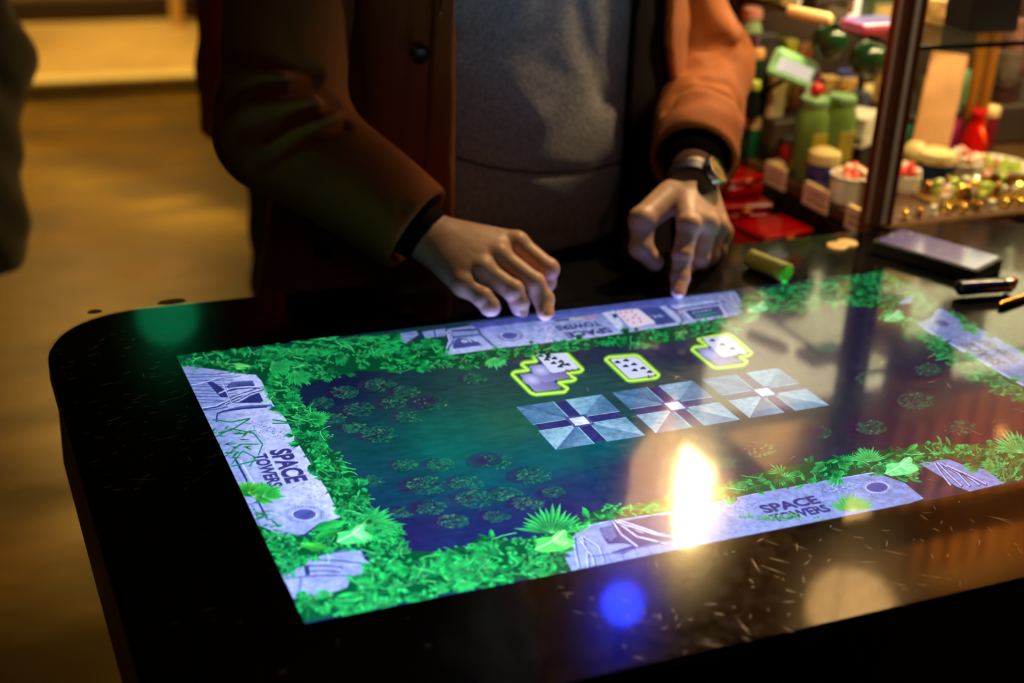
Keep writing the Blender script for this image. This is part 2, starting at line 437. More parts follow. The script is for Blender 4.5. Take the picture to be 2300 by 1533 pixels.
def glass_material():
    m, nt, out = newmat('cover_glass'); L = nt.links.new
    tc = N(nt, 'ShaderNodeTexCoord')
    t = N(nt, 'ShaderNodeBsdfTransparent'); t.inputs[0].default_value = (1, 1, 1, 1)
    smear = N(nt, 'ShaderNodeTexNoise', i_Scale=9.0, i_Detail=5.0, i_Roughness=0.65); L(tc.outputs['Object'], smear.inputs['Vector'])
    r1 = N(nt, 'ShaderNodeMapRange', i_1=0.3, i_2=0.7, i_3=0.03, i_4=0.06); L(smear.outputs['Fac'], r1.inputs[0])
    g1 = N(nt, 'ShaderNodeBsdfGlossy'); L(r1.outputs[0], g1.inputs['Roughness'])
    g2 = N(nt, 'ShaderNodeBsdfGlossy', distribution='BECKMANN', i_Roughness=0.30)
    sp = N(nt, 'ShaderNodeTexNoise', i_Scale=70.0, i_Detail=6.0, i_Roughness=0.7); L(tc.outputs['Object'], sp.inputs['Vector'])
    r2 = N(nt, 'ShaderNodeMapRange', i_1=0.45, i_2=0.75, i_3=0.0, i_4=0.20); L(sp.outputs['Fac'], r2.inputs[0])
    g3 = N(nt, 'ShaderNodeBsdfGlossy', distribution='BECKMANN', i_Roughness=0.16)      # greasy smears spread the lamps' mirror images
    r3 = N(nt, 'ShaderNodeMapRange', i_1=0.3, i_2=0.7, i_3=0.28, i_4=0.62); L(smear.outputs['Fac'], r3.inputs[0])
    m3 = N(nt, 'ShaderNodeMixShader'); L(r3.outputs[0], m3.inputs[0]); L(g1.outputs[0], m3.inputs[1]); L(g3.outputs[0], m3.inputs[2])
    mg = N(nt, 'ShaderNodeMixShader'); L(r2.outputs[0], mg.inputs[0]); L(m3.outputs[0], mg.inputs[1]); L(g2.outputs[0], mg.inputs[2])
    mx = N(nt, 'ShaderNodeMixShader'); L(outer_fresnel(nt, 1.62), mx.inputs[0]); L(t.outputs[0], mx.inputs[1]); L(mg.outputs[0], mx.inputs[2])
    L(mx.outputs[0], out.inputs[0]); return m
GL = slab('glass_top', glass_material(), [(0.0025, .9), (0.0015, .8995), (0.0015, .8987)], table, smooth=False)
# fine scratches worn into the glass
sb = MB()
def scratch_at(x, y, ang, ln, w):
    dx, dy = math.cos(ang), math.sin(ang); c = []
    for k, ww in ((0, .2), (.5, 1), (1, .2)):
        px, py = x + dx * ln * (k - .5), y + dy * ln * (k - .5)
        c.append((px - dy * w * ww, py + dx * w * ww, .90006)); c.append((px + dy * w * ww, py - dx * w * ww, .90006))
    sb.poly(c, [(0, 1, 3, 2), (2, 3, 5, 4)])
for k in range(340):
    zone = rng.random()
    if zone < .28:   x, y, a = rng.uniform(-.12, .0), rng.uniform(.25, .62), rng.gauss(.25, .22)
    elif zone < .40: x, y, a = rng.uniform(-.12, .1), rng.uniform(-.1, .6), rng.uniform(0, PI)
    elif zone < .72: x, y, a = rng.uniform(.2, .66), rng.uniform(-.135, -.01), rng.choice([rng.gauss(1.0, .4), rng.gauss(2.4, .3)])
    elif zone < .90: x, y, a = rng.uniform(.3, .95), rng.uniform(-.02, .45), rng.choice([rng.gauss(.9, .25), rng.gauss(2.5, .2)])
    else:            x, y, a = rng.uniform(0, 1.1), rng.uniform(-.13, .65), rng.uniform(0, PI)
    scratch_at(x, y, a, rng.uniform(.003, .013) * (2 if rng.random() < .15 else 1), rng.uniform(.00015, .00035))
sc_ = sb.build('scratches', mat('scratched_glass', (200, 196, 186), .42, .8, var=.1), table, world=True); sc_['kind'] = 'stuff'
# the black print under the glass that frames the display
fb_ = MB(); zf = .89862
ro = rrect(TX0 + .004, TX1 - .004, TY0 + .004, TY1 - .004, .112); ri = [(min(max(x, 0), .9525), min(max(y, 0), .5358)) for x, y in ro]
corners = [(.9513, .5346), (.0012, .5346), (.0012, .0012), (.9513, .0012)]
P = []; F = []; n4 = len(ro) // 4
seq_o = []; seq_i = []
for c_ in range(4):
    for i in range(n4): seq_o.append(ro[c_ * n4 + i]); seq_i.append(corners[c_])
m_ = len(seq_o); P = [(x, y, zf) for x, y in seq_o] + [(x, y, zf) for x, y in seq_i]
for i in range(m_):
    k = (i + 1) % m_
    F.append((i, k, m_ + k, m_ + i) if seq_i[i] != seq_i[k] else (i, k, m_ + i))
fb_.poly(P, F)
fb_.build('black_border', mat('black_print', (4, 4, 5), .8, var=.02, spec=.02), table, world=True)
# pale spots on the far edge: hallway reflections put into the colour
for px, py, ln in ((387, 685, .018), (214, 708, .009)):
    q = at(px, py, Z=.897)
    MB().lathe([(ln * .3, 0), (ln, .001), (ln * .8, .0035), (ln * .2, .005)], c=(q[0], q[1] + .003, .8985), n=12, squash=.35).build('edge_glint', mat('painted_glint', (255, 240, 180), .5), table, smooth=True, world=True)

# ---------------------------------------------------------------- the picture on the screen: flat coloured shapes lit from behind
ZS = 0.8970
class Art:
    def __init__(s, base): s.v = []; s.f = []; s.c = []; s.base = base; s.k = 0
    def P(s, px, py):
        q = at(px, py, Z=ZS); return (q[0], q[1])
    def poly(s, pts, cols, layer=None, world=False):
        """pts photo pixels, cols one colour or one per point"""
        if layer is None: s.k = (s.k + 1) % 900; layer = s.k
        z = ZS + s.base + layer * 5e-7
        n = len(s.v)
        for i, p in enumerate(pts):
            w = p if world else s.P(*p)
            x = min(max(w[0], 0.0), .9525); y = min(max(w[1], 0.0), .5358)
            s.v.append((x, y, z))
            c = cols[i] if isinstance(cols[0], (tuple, list)) else cols
            s.c.append(lin(c))
        s.f.append(tuple(range(n, n + len(pts))))
    def build(s, name, m, parent):
        me = bpy.data.meshes.new(name); me.from_pydata(s.v, [], s.f); me.update()
        ca = me.color_attributes.new('tint', 'FLOAT_COLOR', 'POINT')
        a = np.ones((len(s.v), 4), dtype=np.float32); a[:, :3] = np.array(s.c); ca.data.foreach_set('color', a.ravel())
        me.materials.append(m)
        o = bpy.data.objects.new(name, me); COL.objects.link(o); o.parent = parent
        me.transform(chain(parent).inverted())
        return o
def screen_material(name, nscale=0, amt=0.0, stretch=(1, 1, 1), gain=1.0):
    """a backlit display: brightest seen from straight above, as such panels are"""
    m, nt, out = newmat(name); L = nt.links.new
    a = N(nt, 'ShaderNodeVertexColor', layer_name='tint'); e = N(nt, 'ShaderNodeEmission')
    g = N(nt, 'ShaderNodeNewGeometry'); d = N(nt, 'ShaderNodeVectorMath', operation='DOT_PRODUCT'); L(g.outputs['Normal'], d.inputs[0]); L(g.outputs['Incoming'], d.inputs[1])
    ab = N(nt, 'ShaderNodeMath', operation='ABSOLUTE'); L(d.outputs['Value'], ab.inputs[0])
    pw = N(nt, 'ShaderNodeMath', operation='POWER', i_1=4.6); L(ab.outputs[0], pw.inputs[0])
    mr = N(nt, 'ShaderNodeMapRange', i_1=0.0, i_2=1.0, i_3=0.70 * gain, i_4=30.0 * gain); L(pw.outputs[0], mr.inputs[0]); L(mr.outputs[0], e.inputs['Strength'])
    src = a.outputs[0]
    if nscale:
        tc = N(nt, 'ShaderNodeTexCoord'); mp = N(nt, 'ShaderNodeMapping'); mp.inputs['Scale'].default_value = stretch; L(tc.outputs['Object'], mp.inputs[0])
        nz = N(nt, 'ShaderNodeTexNoise', i_Scale=nscale, i_Detail=6.0, i_Roughness=0.65); L(mp.outputs[0], nz.inputs['Vector'])
        r = N(nt, 'ShaderNodeMapRange', i_1=0.3, i_2=0.7, i_3=1 - amt, i_4=1 + amt * .6); L(nz.outputs['Fac'], r.inputs[0])
        v = N(nt, 'ShaderNodeVectorMath', operation='SCALE'); L(src, v.inputs[0]); L(r.outputs[0], v.inputs['Scale']); src = v.outputs[0]
    L(src, e.inputs['Color']); L(e.outputs[0], out.inputs[0]); return m
SM_FIELD = screen_material('display_field', 55, .28, (1, 2.2, 1))
SM_STONE = screen_material('display_stone', 150, .42)
SM_LEAF = screen_material('display_leaves', 160, .22)
SM_CARD = screen_material('display_cards')
def jit(c, a=10):
    d = rng.uniform(-a, a); return tuple(min(255, max(0, v + d + rng.uniform(-a, a) * .4)) for v in c)
def mixc(a, b, t): return tuple(a[i] * (1 - t) + b[i] * t for i in range(3))
# background field: a colour grid
field = Art(0.0)
anch = [(700, 900, (14, 34, 62)), (900, 880, (22, 52, 58)), (1100, 870, (36, 70, 66)), (1300, 850, (34, 76, 76)), (1500, 860, (34, 66, 70)), (1000, 960, (14, 84, 76)), (1150, 950, (30, 88, 70)), (850, 1000, (8, 60, 70)),
        (1000, 1010, (4, 92, 84)), (1250, 1030, (0, 84, 92)), (1380, 1000, (0, 80, 92)), (900, 1100, (10, 52, 78)), (1100, 1090, (4, 78, 92)), (1300, 1100, (22, 40, 90)), (1450, 1060, (30, 30, 84)), (900, 1200, (26, 24, 80)),
        (1100, 1180, (20, 30, 88)), (1250, 1150, (34, 24, 84)), (1600, 1000, (34, 50, 66)), (1800, 900, (30, 44, 56)), (1900, 760, (34, 32, 60)), (1650, 780, (38, 34, 66)), (2000, 960, (40, 26, 52)), (2200, 940, (44, 20, 48)), (1250, 800, (40, 34, 70)), (780, 870, (14, 22, 56)), (1750, 1080, (40, 36, 60)), (560, 1000, (20, 60, 60)), (1500, 780, (34, 36, 74))]
aw = [(field.P(x, y), c) for x, y, c in anch]
NX, NY = 84, 48
def fcol(x, y):
    w = 0; acc = [0, 0, 0]
    for (ax, ay), c in aw:
        k = 1.0 / ((x - ax) ** 2 + (y - ay) ** 2 + 6e-4) ** 1.6; w += k
        for i in range(3): acc[i] += k * c[i]
    return tuple(v / w for v in acc)
gridc = [[fcol(.9525 * i / NX, .5358 * j / NY) for i in range(NX + 1)] for j in range(NY + 1)]
for j in range(NY):
    for i in range(NX):
        q = [(i, j), (i + 1, j), (i + 1, j + 1), (i, j + 1)]
        field.poly([(.9525 * a / NX, .5358 * b / NY) for a, b in q], [gridc[b][a] for a, b in q], layer=0, world=True)
def ell(A, cx, cy, rx, ry, ang, col, col2=None, layer=None, n=10):
    """filled ellipse in photo pixels, centre colour col, rim colour col2"""
    pts = []
    ca, sa = math.cos(ang), math.sin(ang)
    for i in range(n):
        t = 2 * PI * i / n; x, y = rx * math.cos(t), ry * math.sin(t)
        pts.append((cx + x * ca - y * sa, cy + x * sa + y * ca))
    if col2 is None: A.poly(pts, col, layer)
    else:
        if layer is None: A.k = (A.k + 1) % 900; layer = A.k
        for i in range(n): A.poly([(cx, cy), pts[i], pts[(i + 1) % n]], [col, col2, col2], layer)
# round shrubs seen from above, with purple shadows to one side
shr = [(770, 880, 34), (850, 865, 40), (905, 880, 34), (1060, 850, 30), (720, 905, 30), (800, 920, 40), (880, 905, 34), (960, 905, 40), (915, 935, 36), (845, 975, 44), (790, 960, 30), (745, 940, 30), (905, 1045, 32), (985, 1045, 36), (1100, 1035, 46), (1190, 1068, 46), (1040, 1085, 42), (950, 1090, 50), (1060, 1120, 50), (960, 1140, 40), (1130, 1110, 40), (1010, 1170, 40), (1180, 1130, 40),
       (900, 1150, 30), (1240, 1105, 30), (1110, 1160, 34), (1700, 1010, 40), (1620, 1040, 34), (1950, 850, 40), (2050, 900, 46), (2150, 960, 40), (2080, 830, 34), (1850, 780, 30), (1830, 970, 34), (1950, 960, 40), (830, 1080, 30)]
for (cx, cy, r) in shr:
    dk = mixc(fcol(*field.P(cx, cy)), (50, 12, 66), .8)
    ell(field, cx - r * .28, cy - r * .02, r * .95, r * .42, -.1, dk, mixc(dk, fcol(*field.P(cx, cy)), .75), n=14)
    for k in range(int(r * 3.6)):
        a = rng.uniform(0, 2 * PI); q = math.sqrt(rng.random())
        x, y = cx + r * .18 + math.cos(a) * q * r * .9, cy + math.sin(a) * q * r * .40
        base = mixc((8, 66, 62), (52, 138, 84), rng.random() ** 1.3)
        if rng.random() < .06: base = (92, 160, 90)
        base = mixc(base, fcol(*field.P(cx, cy)), .42)
        ell(field, x, y, rng.uniform(2, 5.5), rng.uniform(1.0, 2.4), rng.uniform(-.7, .4), base, n=6)
screen = field.build('display_screen', SM_FIELD, table)
screen['label'] = 'glowing display showing a jungle clearing'
# stone banners
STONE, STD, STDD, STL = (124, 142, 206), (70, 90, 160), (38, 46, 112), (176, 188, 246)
def banner(polys, build_extra, base=.0005):
    A = Art(base)
    for poly, c in polys: A.poly(poly, c)
    build_extra(A)
    return A
def line(A, pts, w, c, layer=None):
    if layer is None: A.k = (A.k + 1) % 900; layer = A.k
    for (x0, y0), (x1, y1) in zip(pts[:-1], pts[1:]):
        dx, dy = x1 - x0, y1 - y0; L_ = math.hypot(dx, dy) or 1; nx, ny = -dy / L_ * w / 2, dx / L_ * w / 2
        A.poly([(x0 + nx, y0 + ny), (x1 + nx, y1 + ny), (x1 - nx, y1 - ny), (x0 - nx, y0 - ny)], c, layer)
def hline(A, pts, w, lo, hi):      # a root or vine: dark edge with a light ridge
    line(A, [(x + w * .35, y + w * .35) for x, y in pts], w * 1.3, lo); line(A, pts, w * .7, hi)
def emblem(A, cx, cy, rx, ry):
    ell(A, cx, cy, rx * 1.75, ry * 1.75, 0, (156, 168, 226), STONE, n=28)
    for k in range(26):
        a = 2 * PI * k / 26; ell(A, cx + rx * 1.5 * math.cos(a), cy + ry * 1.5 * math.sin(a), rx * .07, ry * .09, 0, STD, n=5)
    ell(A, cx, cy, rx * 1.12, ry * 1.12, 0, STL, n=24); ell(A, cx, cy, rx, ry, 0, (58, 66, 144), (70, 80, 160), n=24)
def runes(A, x0, y0, x1, y1, n, w):
    for k in range(n):
        t = rng.random(); x = x0 + (x1 - x0) * t + rng.gauss(0, w); y = y0 + (y1 - y0) * t + rng.gauss(0, w * .45)
        line(A, [(x, y), (x + rng.uniform(-5, 5), y + rng.uniform(-2.5, 2.5))], rng.uniform(.8, 1.6), rng.choice([STD, (118, 132, 204), STL]))
def ex_left(A):
    for i in range(10):
        y = 842 + i * 7; line(A, [(405 + i * 4, y), (480 + i * 3, y + rng.uniform(-3, 3)), (520 + i * 2, y + rng.uniform(-6, 4))], 2.0, STD)
    A.poly([(460, 854), (480, 859), (507, 877), (512, 893), (496, 893)], STDD)
    A.poly([(509, 868), (520, 858), (567, 855), (573, 867), (545, 872), (517, 880)], [STDD, STD, STD, STDD, STDD, STD])
    A.poly([(533, 906), (562, 889), (582, 882), (592, 901), (585, 905)], STDD)
    A.poly([(512, 893), (575, 872), (578, 878), (520, 900)], STD)
    hline(A, [(411, 868), (450, 862), (490, 850), (540, 843)], 2.5, STD, STL)
    hline(A, [(491, 884), (520, 872), (560, 869), (597, 870)], 4, STDD, STL)
    hline(A, [(454, 917), (485, 912), (533, 890), (596, 871)], 4, STDD, STL)
    hline(A, [(505, 908), (533, 897), (565, 881), (590, 874)], 3, STDD, STL)
    hline(A, [(496, 852), (508, 880), (520, 905)], 2.5, STD, STL)
    line(A, [(512, 922), (545, 914), (613, 911)], 5, STD); line(A, [(486, 948), (488, 930), (502, 924), (545, 918), (600, 914)], 3.5, STDD); line(A, [(455, 922), (486, 920), (512, 914)], 3, STD)
    line(A, [(527, 1028), (560, 1090), (600, 1165)], 5, STDD); line(A, [(540, 1035), (572, 1090), (590, 1125)], 5, STL)
    line(A, [(572, 842), (588, 858), (613, 909), (640, 940), (650, 958), (668, 995), (689, 1029), (733, 1100), (766, 1160)], 5, STL)
    runes(A, 560, 950, 640, 985, 150, 14); runes(A, 680, 1060, 715, 1150, 130, 15)
    emblem(A, 684, 1156, 26, 12)
    # fallen block beneath
    A.poly([(560, 1120), (600, 1215), (640, 1300), (600, 1230)], STD)
    A.poly([(633, 1298), (680, 1267), (698, 1253), (745, 1243), (810, 1233), (818, 1256), (833, 1267), (826, 1285), (789, 1295), (779, 1321), (732, 1337), (659, 1345), (643, 1311)], STONE)
    for a, b in (((690, 1258), (832, 1268)), ((682, 1272), (770, 1275)), ((688, 1284), (766, 1286)), ((640, 1300), (789, 1293))): line(A, [a, ((a[0] + b[0]) / 2, (a[1] + b[1]) / 2 - 3), b], 3, STDD)
    line(A, [(676, 1300), (672, 1342)], 4, STD); A.poly([(682, 1272), (694, 1270), (697, 1292), (686, 1294)], STDD)
    A.poly([(745, 1236), (809, 1231), (812, 1236), (742, 1245)], STD); A.poly([(633, 1208), (690, 1200), (720, 1185), (700, 1204), (650, 1215)], STDD)
LEFT = [([(405, 820), (455, 826), (543, 840), (574, 842), (588, 858), (613, 909), (640, 940), (650, 958), (668, 995), (689, 1029), (733, 1100), (747, 1113), (766, 1162), (713, 1178), (685, 1199), (633, 1208), (590, 1205)], [STONE, STONE, STL, STL, STL, STL, STL, STL, STL, STL, STL, STL, STL, STONE, STONE, STD, STONE]),
        ([(405, 820), (590, 1205), (640, 1305), (600, 1215)], STONE), ([(590, 1200), (640, 1210), (690, 1262), (640, 1310)], (70, 110, 140))]
def ex_near(A):
    line(A, [(1309, 1183), (1340, 1175), (1376, 1167), (1491, 1151), (1596, 1125), (1700, 1107), (1767, 1091), (1885, 1073), (1961, 1060)], 5, STL)
    A.poly([(1378, 1175), (1470, 1158), (1540, 1155), (1520, 1215), (1430, 1232), (1400, 1245), (1360, 1240), (1340, 1205)], STDD)
    A.poly([(1312, 1190), (1345, 1180), (1352, 1205), (1365, 1222), (1400, 1221), (1420, 1225), (1360, 1245), (1335, 1238)], STONE)
    A.poly([(1345, 1185), (1376, 1180), (1385, 1205), (1372, 1216), (1352, 1205)], STD)
    for pts in ([(1374, 1168), (1395, 1200), (1432, 1228)], [(1380, 1168), (1430, 1205), (1500, 1222)], [(1384, 1166), (1450, 1188), (1525, 1215)], [(1288, 1206), (1293, 1245), (1300, 1275)], [(1306, 1206), (1318, 1240), (1320, 1275)], [(1310, 1205), (1345, 1228), (1356, 1262)], [(1388, 1172), (1440, 1195), (1490, 1200)], [(1300, 1210), (1330, 1250), (1335, 1270)], [(1410, 1180), (1470, 1200), (1540, 1210)]):
        hline(A, pts, 5, STDD, STL)
    line(A, [(1330, 1250), (1400, 1240), (1480, 1218), (1560, 1205)], 3, STD)
    for x in (1365, 1395, 1425, 1455, 1485): line(A, [(x, 1246 - (x - 1365) * .2), (x + 8, 1264 - (x - 1365) * .2)], 2, STD)
    runes(A, 1640, 1140, 1700, 1130, 140, 12); runes(A, 1845, 1105, 1920, 1090, 160, 12); runes(A, 1600, 1160, 1680, 1150, 60, 10)
    emblem(A, 1970, 1095, 24, 11)
    for pts in ([(2098, 1040), (2112, 1062), (2135, 1090)], [(2106, 1040), (2130, 1065), (2160, 1092)], [(2112, 1040), (2150, 1062), (2178, 1092)], [(2126, 1045), (2165, 1065), (2200, 1090)], [(2140, 1052), (2180, 1070), (2215, 1088)]): hline(A, pts, 5, STDD, STL)
NEAR = [([(1309, 1183), (1376, 1167), (1491, 1151), (1596, 1125), (1700, 1107), (1767, 1091), (1885, 1073), (1961, 1060), (2032, 1085), (2075, 1120), (2040, 1131), (1650, 1208), (1283, 1282), (1267, 1250), (1288, 1203)], STONE),
        ([(2064, 1041), (2105, 1032), (2131, 1032), (2165, 1045), (2208, 1053), (2231, 1067), (2255, 1086), (2178, 1104), (2149, 1093), (2108, 1067)], STONE)]
def ex_far(A):
    A.poly([(894, 750), (935, 744), (940, 752), (910, 772), (899, 766)], STONE)
    A.poly([(948, 746), (1000, 738), (1001, 755), (955, 760)], STONE); line(A, [(975, 741), (978, 757)], 3, STDD); line(A, [(905, 752), (935, 750)], 2, STD)
    line(A, [(1001, 797), (1116, 781), (1330, 757), (1533, 727), (1663, 708)], 4.5, STL)
    line(A, [(1014, 744), (1074, 740), (1080, 752), (1111, 779)], 4, STDD); line(A, [(1016, 758), (1078, 752)], 3, STDD)
    A.poly([(1017, 771), (1029, 759), (1070, 765), (1083, 776), (1050, 780), (1018, 784)], (60, 70, 140))
    A.poly([(1076, 740), (1250, 722), (1245, 728), (1086, 748)], (120, 134, 214))
    hline(A, [(1003, 745), (1010, 765), (1004, 780), (1000, 797)], 5, STDD, STL); hline(A, [(1008, 750), (1016, 762), (1008, 775)], 4, STDD, STL)
    A.poly([(1050, 727), (1240, 703), (1250, 716), (1070, 738)], (66, 76, 160))
    A.poly([(1230, 702), (1520, 668), (1525, 684), (1235, 719)], (88, 102, 190)); line(A, [(1240, 706), (1500, 676)], 2.5, (56, 64, 140))
    emblem(A, 1145, 754, 18, 7.5); runes(A, 1190, 745, 1240, 738, 120, 12)
    line(A, [(1247, 721), (1278, 718)], 4, (50, 56, 120)); line(A, [(1279, 718), (1310, 715)], 3, (196, 190, 160)); line(A, [(1310, 715), (1341, 712)], 3, (226, 110, 110))
    # the dealt card, the dark field beside it, the frames
    A.poly([(1352, 704), (1380, 698), (1402, 737), (1390, 742)], (200, 210, 250)); A.poly([(1374, 706), (1384, 704), (1388, 714), (1378, 715)], (50, 60, 130))
    A.poly([(1436, 694), (1482, 690), (1522, 724), (1476, 731)], (64, 76, 150))
    A.poly([(1481, 689), (1497, 687), (1534, 720), (1520, 724)], STL); A.poly([(1499, 690), (1550, 682), (1620, 672), (1612, 680), (1520, 696)], STL)
    line(A, [(1498, 688), (1520, 698), (1534, 722)], 5, (60, 76, 160)); line(A, [(1520, 697), (1575, 688), (1625, 680)], 5, (60, 76, 160))
    A.poly([(1531, 697), (1545, 694), (1618, 684), (1634, 709), (1556, 721), (1548, 720)], (190, 200, 250)); A.poly([(1537, 699), (1546, 697), (1614, 687), (1628, 708), (1558, 718)], (58, 70, 140))
    for k in range(5): line(A, [(1556 + k * 9, 703 - k * 1.4), (1562 + k * 9, 702 - k * 1.4)], 3, (170, 190, 220))
    for k in range(6): line(A, [(1562 + k * 8, 711 - k * 1.3), (1568 + k * 8, 710 - k * 1.3)], 3.5, (70, 180, 110))
    for pts in ([(1640, 662), (1652, 685), (1668, 704)], [(1652, 660), (1664, 680), (1672, 700)], [(1615, 668), (1640, 680), (1662, 700)], [(1600, 670), (1625, 686)]): hline(A, pts, 4, STDD, STL)
FAR = [([(1003, 740), (1100, 726), (1300, 700), (1500, 672), (1650, 654), (1672, 699), (1663, 707), (1533, 726), (1330, 756), (1116, 780), (1001, 797), (1016, 764)], [STONE, STONE, STONE, (120, 134, 210), STONE, STONE, STL, STL, STL, STL, STL, STONE])]
def ex_right(A):
    A.poly([(1975, 642), (2022, 642), (2057, 661), (2046, 677), (1985, 687), (1967, 667)], STONE); A.poly([(1978, 655), (2040, 655), (2050, 668), (1990, 672)], STD); line(A, [(1985, 687), (2046, 678)], 4, STL)
    line(A, [(2058, 728), (2270, 850), (2300, 867)], 5, STL)
    ell(A, 2114, 726, 18, 6, .2, (70, 78, 150), n=18); runes(A, 2150, 745, 2200, 775, 90, 9)
RIGHT = [([(2058, 727), (2093, 714), (2100, 700), (2112, 692), (2150, 712), (2235, 752), (2330, 806), (2420, 860), (2400, 920), (2300, 866), (2269, 850)], STONE)]
font_cache = {}
def art_text(parent, txt, origin, right, up, height, width, col, z, name='lettering', m=SM_CARD, bold=.045):
    """flat capitals: origin = world xy of the baseline start, right/up = unit vectors on the table"""
    cu = bpy.data.curves.new(name, 'FONT'); cu.body = txt; cu.size = 1.0; cu.offset = bold; cu.resolution_u = 3
    tmp = bpy.data.objects.new(name, cu); COL.objects.link(tmp); bpy.context.view_layer.update()
    me = bpy.data.meshes.new_from_object(tmp.evaluated_get(bpy.context.evaluated_depsgraph_get()))
    bpy.data.objects.remove(tmp)
    n = len(me.vertices); co = np.empty(n * 3, dtype=np.float32); me.vertices.foreach_get('co', co); co = co.reshape(-1, 3)
    x0, x1, y0, y1 = co[:, 0].min(), co[:, 0].max(), co[:, 1].min(), co[:, 1].max()
    X = (co[:, 0] - x0) / (x1 - x0) * width; Y = (co[:, 1] - y0) / (y1 - y0) * height
    new = np.zeros_like(co); new[:, 0] = origin[0] + X * right[0] + Y * up[0]; new[:, 1] = origin[1] + X * right[1] + Y * up[1]; new[:, 2] = z
    me.vertices.foreach_set('co', new.ravel()); me.update()
    ca = me.color_attributes.new('tint', 'FLOAT_COLOR', 'POINT'); a = np.ones((n, 4), dtype=np.float32); a[:, :3] = lin(col); ca.data.foreach_set('color', a.ravel())
    me.materials.clear(); me.materials.append(m)
    o = bpy.data.objects.new(name, me); COL.objects.link(o); o.parent = parent; me.transform(chain(parent).inverted()); return o
TC = (48, 46, 112)
for polys, ex, lab in ((LEFT, ex_left, 'west'), (NEAR, ex_near, 'south'), (FAR, ex_far, 'north'), (RIGHT, ex_right, 'east')):
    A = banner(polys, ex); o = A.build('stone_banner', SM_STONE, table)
ZT = ZS + .00108
art_text(table, 'SPACE', (.0432, .289), (0, -1), (1, 0), .0215, .068, TC, ZT)
art_text(table, 'TOWERS', (.0262, .285), (0, -1), (1, 0), .0140, .066, TC, ZT)
art_text(table, 'SPACE', (.4445, .0305), (1, 0), (0, 1), .0150, .062, TC, ZT)
art_text(table, 'TOWERS', (.4450, .0145), (1, 0), (0, 1), .0135, .062, TC, ZT)
art_text(table, 'SPACE', (.5010, .4690), (-1, 0), (0, -1), .0165, .060, TC, ZT)
art_text(table, 'TOWERS', (.4970, .4900), (-1, 0), (0, -1), .0150, .058, TC, ZT)
art_text(table, 'SPACE', (.9055, .2350), (0, 1), (-1, 0), .0190, .064, TC, ZT)
art_text(table, 'TOWERS', (.9280, .2350), (0, 1), (-1, 0), .0140, .064, TC, ZT)
q = at(1052, 768, Z=ZS); art_text(table, '510', (q[0] + .012, q[1] + .006), (-1, 0), (0, -1), .009, .020, (176, 190, 240), ZT)
q = at(1480, 712, Z=ZS); art_text(table, '34', (q[0] + .006, q[1] + .005), (-1, 0), (0, -1), .008, .014, (150, 166, 226), ZT)

# cards
def quad_uv(c, u, v):
    (ax, ay), (bx, by), (cx, cy), (dx, dy) = c
    return ((1 - u) * (1 - v) * ax + u * (1 - v) * bx + u * v * cx + (1 - u) * v * dx, (1 - u) * (1 - v) * ay + u * (1 - v) * by + u * v * cy + (1 - u) * v * dy)
def rpoly(c, r=.08):
    pts = []
    for (u, v, du, dv) in ((0, 0, 1, 1), (1, 0, -1, 1), (1, 1, -1, -1), (0, 1, 1, -1)):
        A1, B1 = (u + du * r, v), (u, v + dv * r * .8)
        pts += [B1, A1] if (u, v) in ((0, 0), (1, 1)) else [A1, B1]
    return [quad_uv(c, a, b) for a, b in pts]
def pip(A, x, y, kind, s, col):
    if kind == 'club':
        for dx, dy in ((-.8, .25), (.8, .25), (0, -.7), (0, .2)): ell(A, x + dx * s, y + dy * s * .55, s * .8, s * .46, 0, col, layer=880, n=7)
    elif kind == 'diamond': A.poly([(x - s * 1.2, y), (x, y - s * .75), (x + s * 1.2, y), (x, y + s * .75)], col, 880)
def card(name, c, pips, kind, col, face=(206, 214, 250), base=.00078, s=4.2):
    A = Art(base); A.poly(rpoly(c), face, 500)
    for u, v in pips: pip(A, *quad_uv(c, u, v), kind, s, col)
    return A.build(name, SM_CARD, table)
def card_back(c, base):
    A = Art(base); A.poly(rpoly(c), [(132, 132, 196)] * 2 + [(96, 96, 160)] * 2 + [(118, 110, 168)] * 2 + [(140, 140, 206)] * 2, 300)
    x, y = quad_uv(c, .28, .35); ell(A, x, y, 22, 13, .2, (196, 200, 250), (134, 134, 196), layer=400, n=18)
    return A.build('playing_card_back', SM_CARD, table)
def outline(pts, base=.00062):
    A = Art(base); pts = pts + [pts[0]]
    line(A, pts, 13, (60, 130, 60), 10); line(A, pts, 8.5, (128, 196, 60), 20); line(A, pts, 4.5, (206, 244, 96), 30)
    for x, y in pts: ell(A, x, y, 4.2, 4.2, 0, (128, 196, 60), layer=21, n=8); ell(A, x, y, 2.3, 2.3, 0, (206, 244, 96), layer=31, n=8)
    return A.build('card_glow_outline', SM_CARD, table)
INK = (14, 24, 40)
outline([(1190, 792), (1196, 789), (1264, 788), (1270, 792), (1309, 831), (1302, 836), (1273, 839), (1293, 852), (1286, 856), (1255, 860), (1275, 873), (1268, 881), (1203, 887), (1192, 883), (1150, 841), (1156, 836), (1187, 832), (1171, 819), (1177, 815), (1205, 812)])
card_back([(1166, 842), (1220, 836), (1262, 874), (1203, 882)], .00066); card_back([(1186, 823), (1240, 815), (1284, 848), (1221, 861)], .00070)
card('playing_card', [(1200, 794), (1265, 790), (1301, 829), (1239, 840)], [(.14, .2), (.5, .16), (.86, .18)][:0] + [(.12, .16), (.40, .13), (.22, .36), (.5, .34), (.34, .56), (.62, .53), (.46, .76), (.74, .72), (.33, .25), (.60, .68)], 'club', INK, base=.00078, s=4.6)
outline([(1360, 808), (1367, 803), (1425, 799), (1434, 801), (1480, 843), (1474, 849), (1420, 856), (1410, 855)])
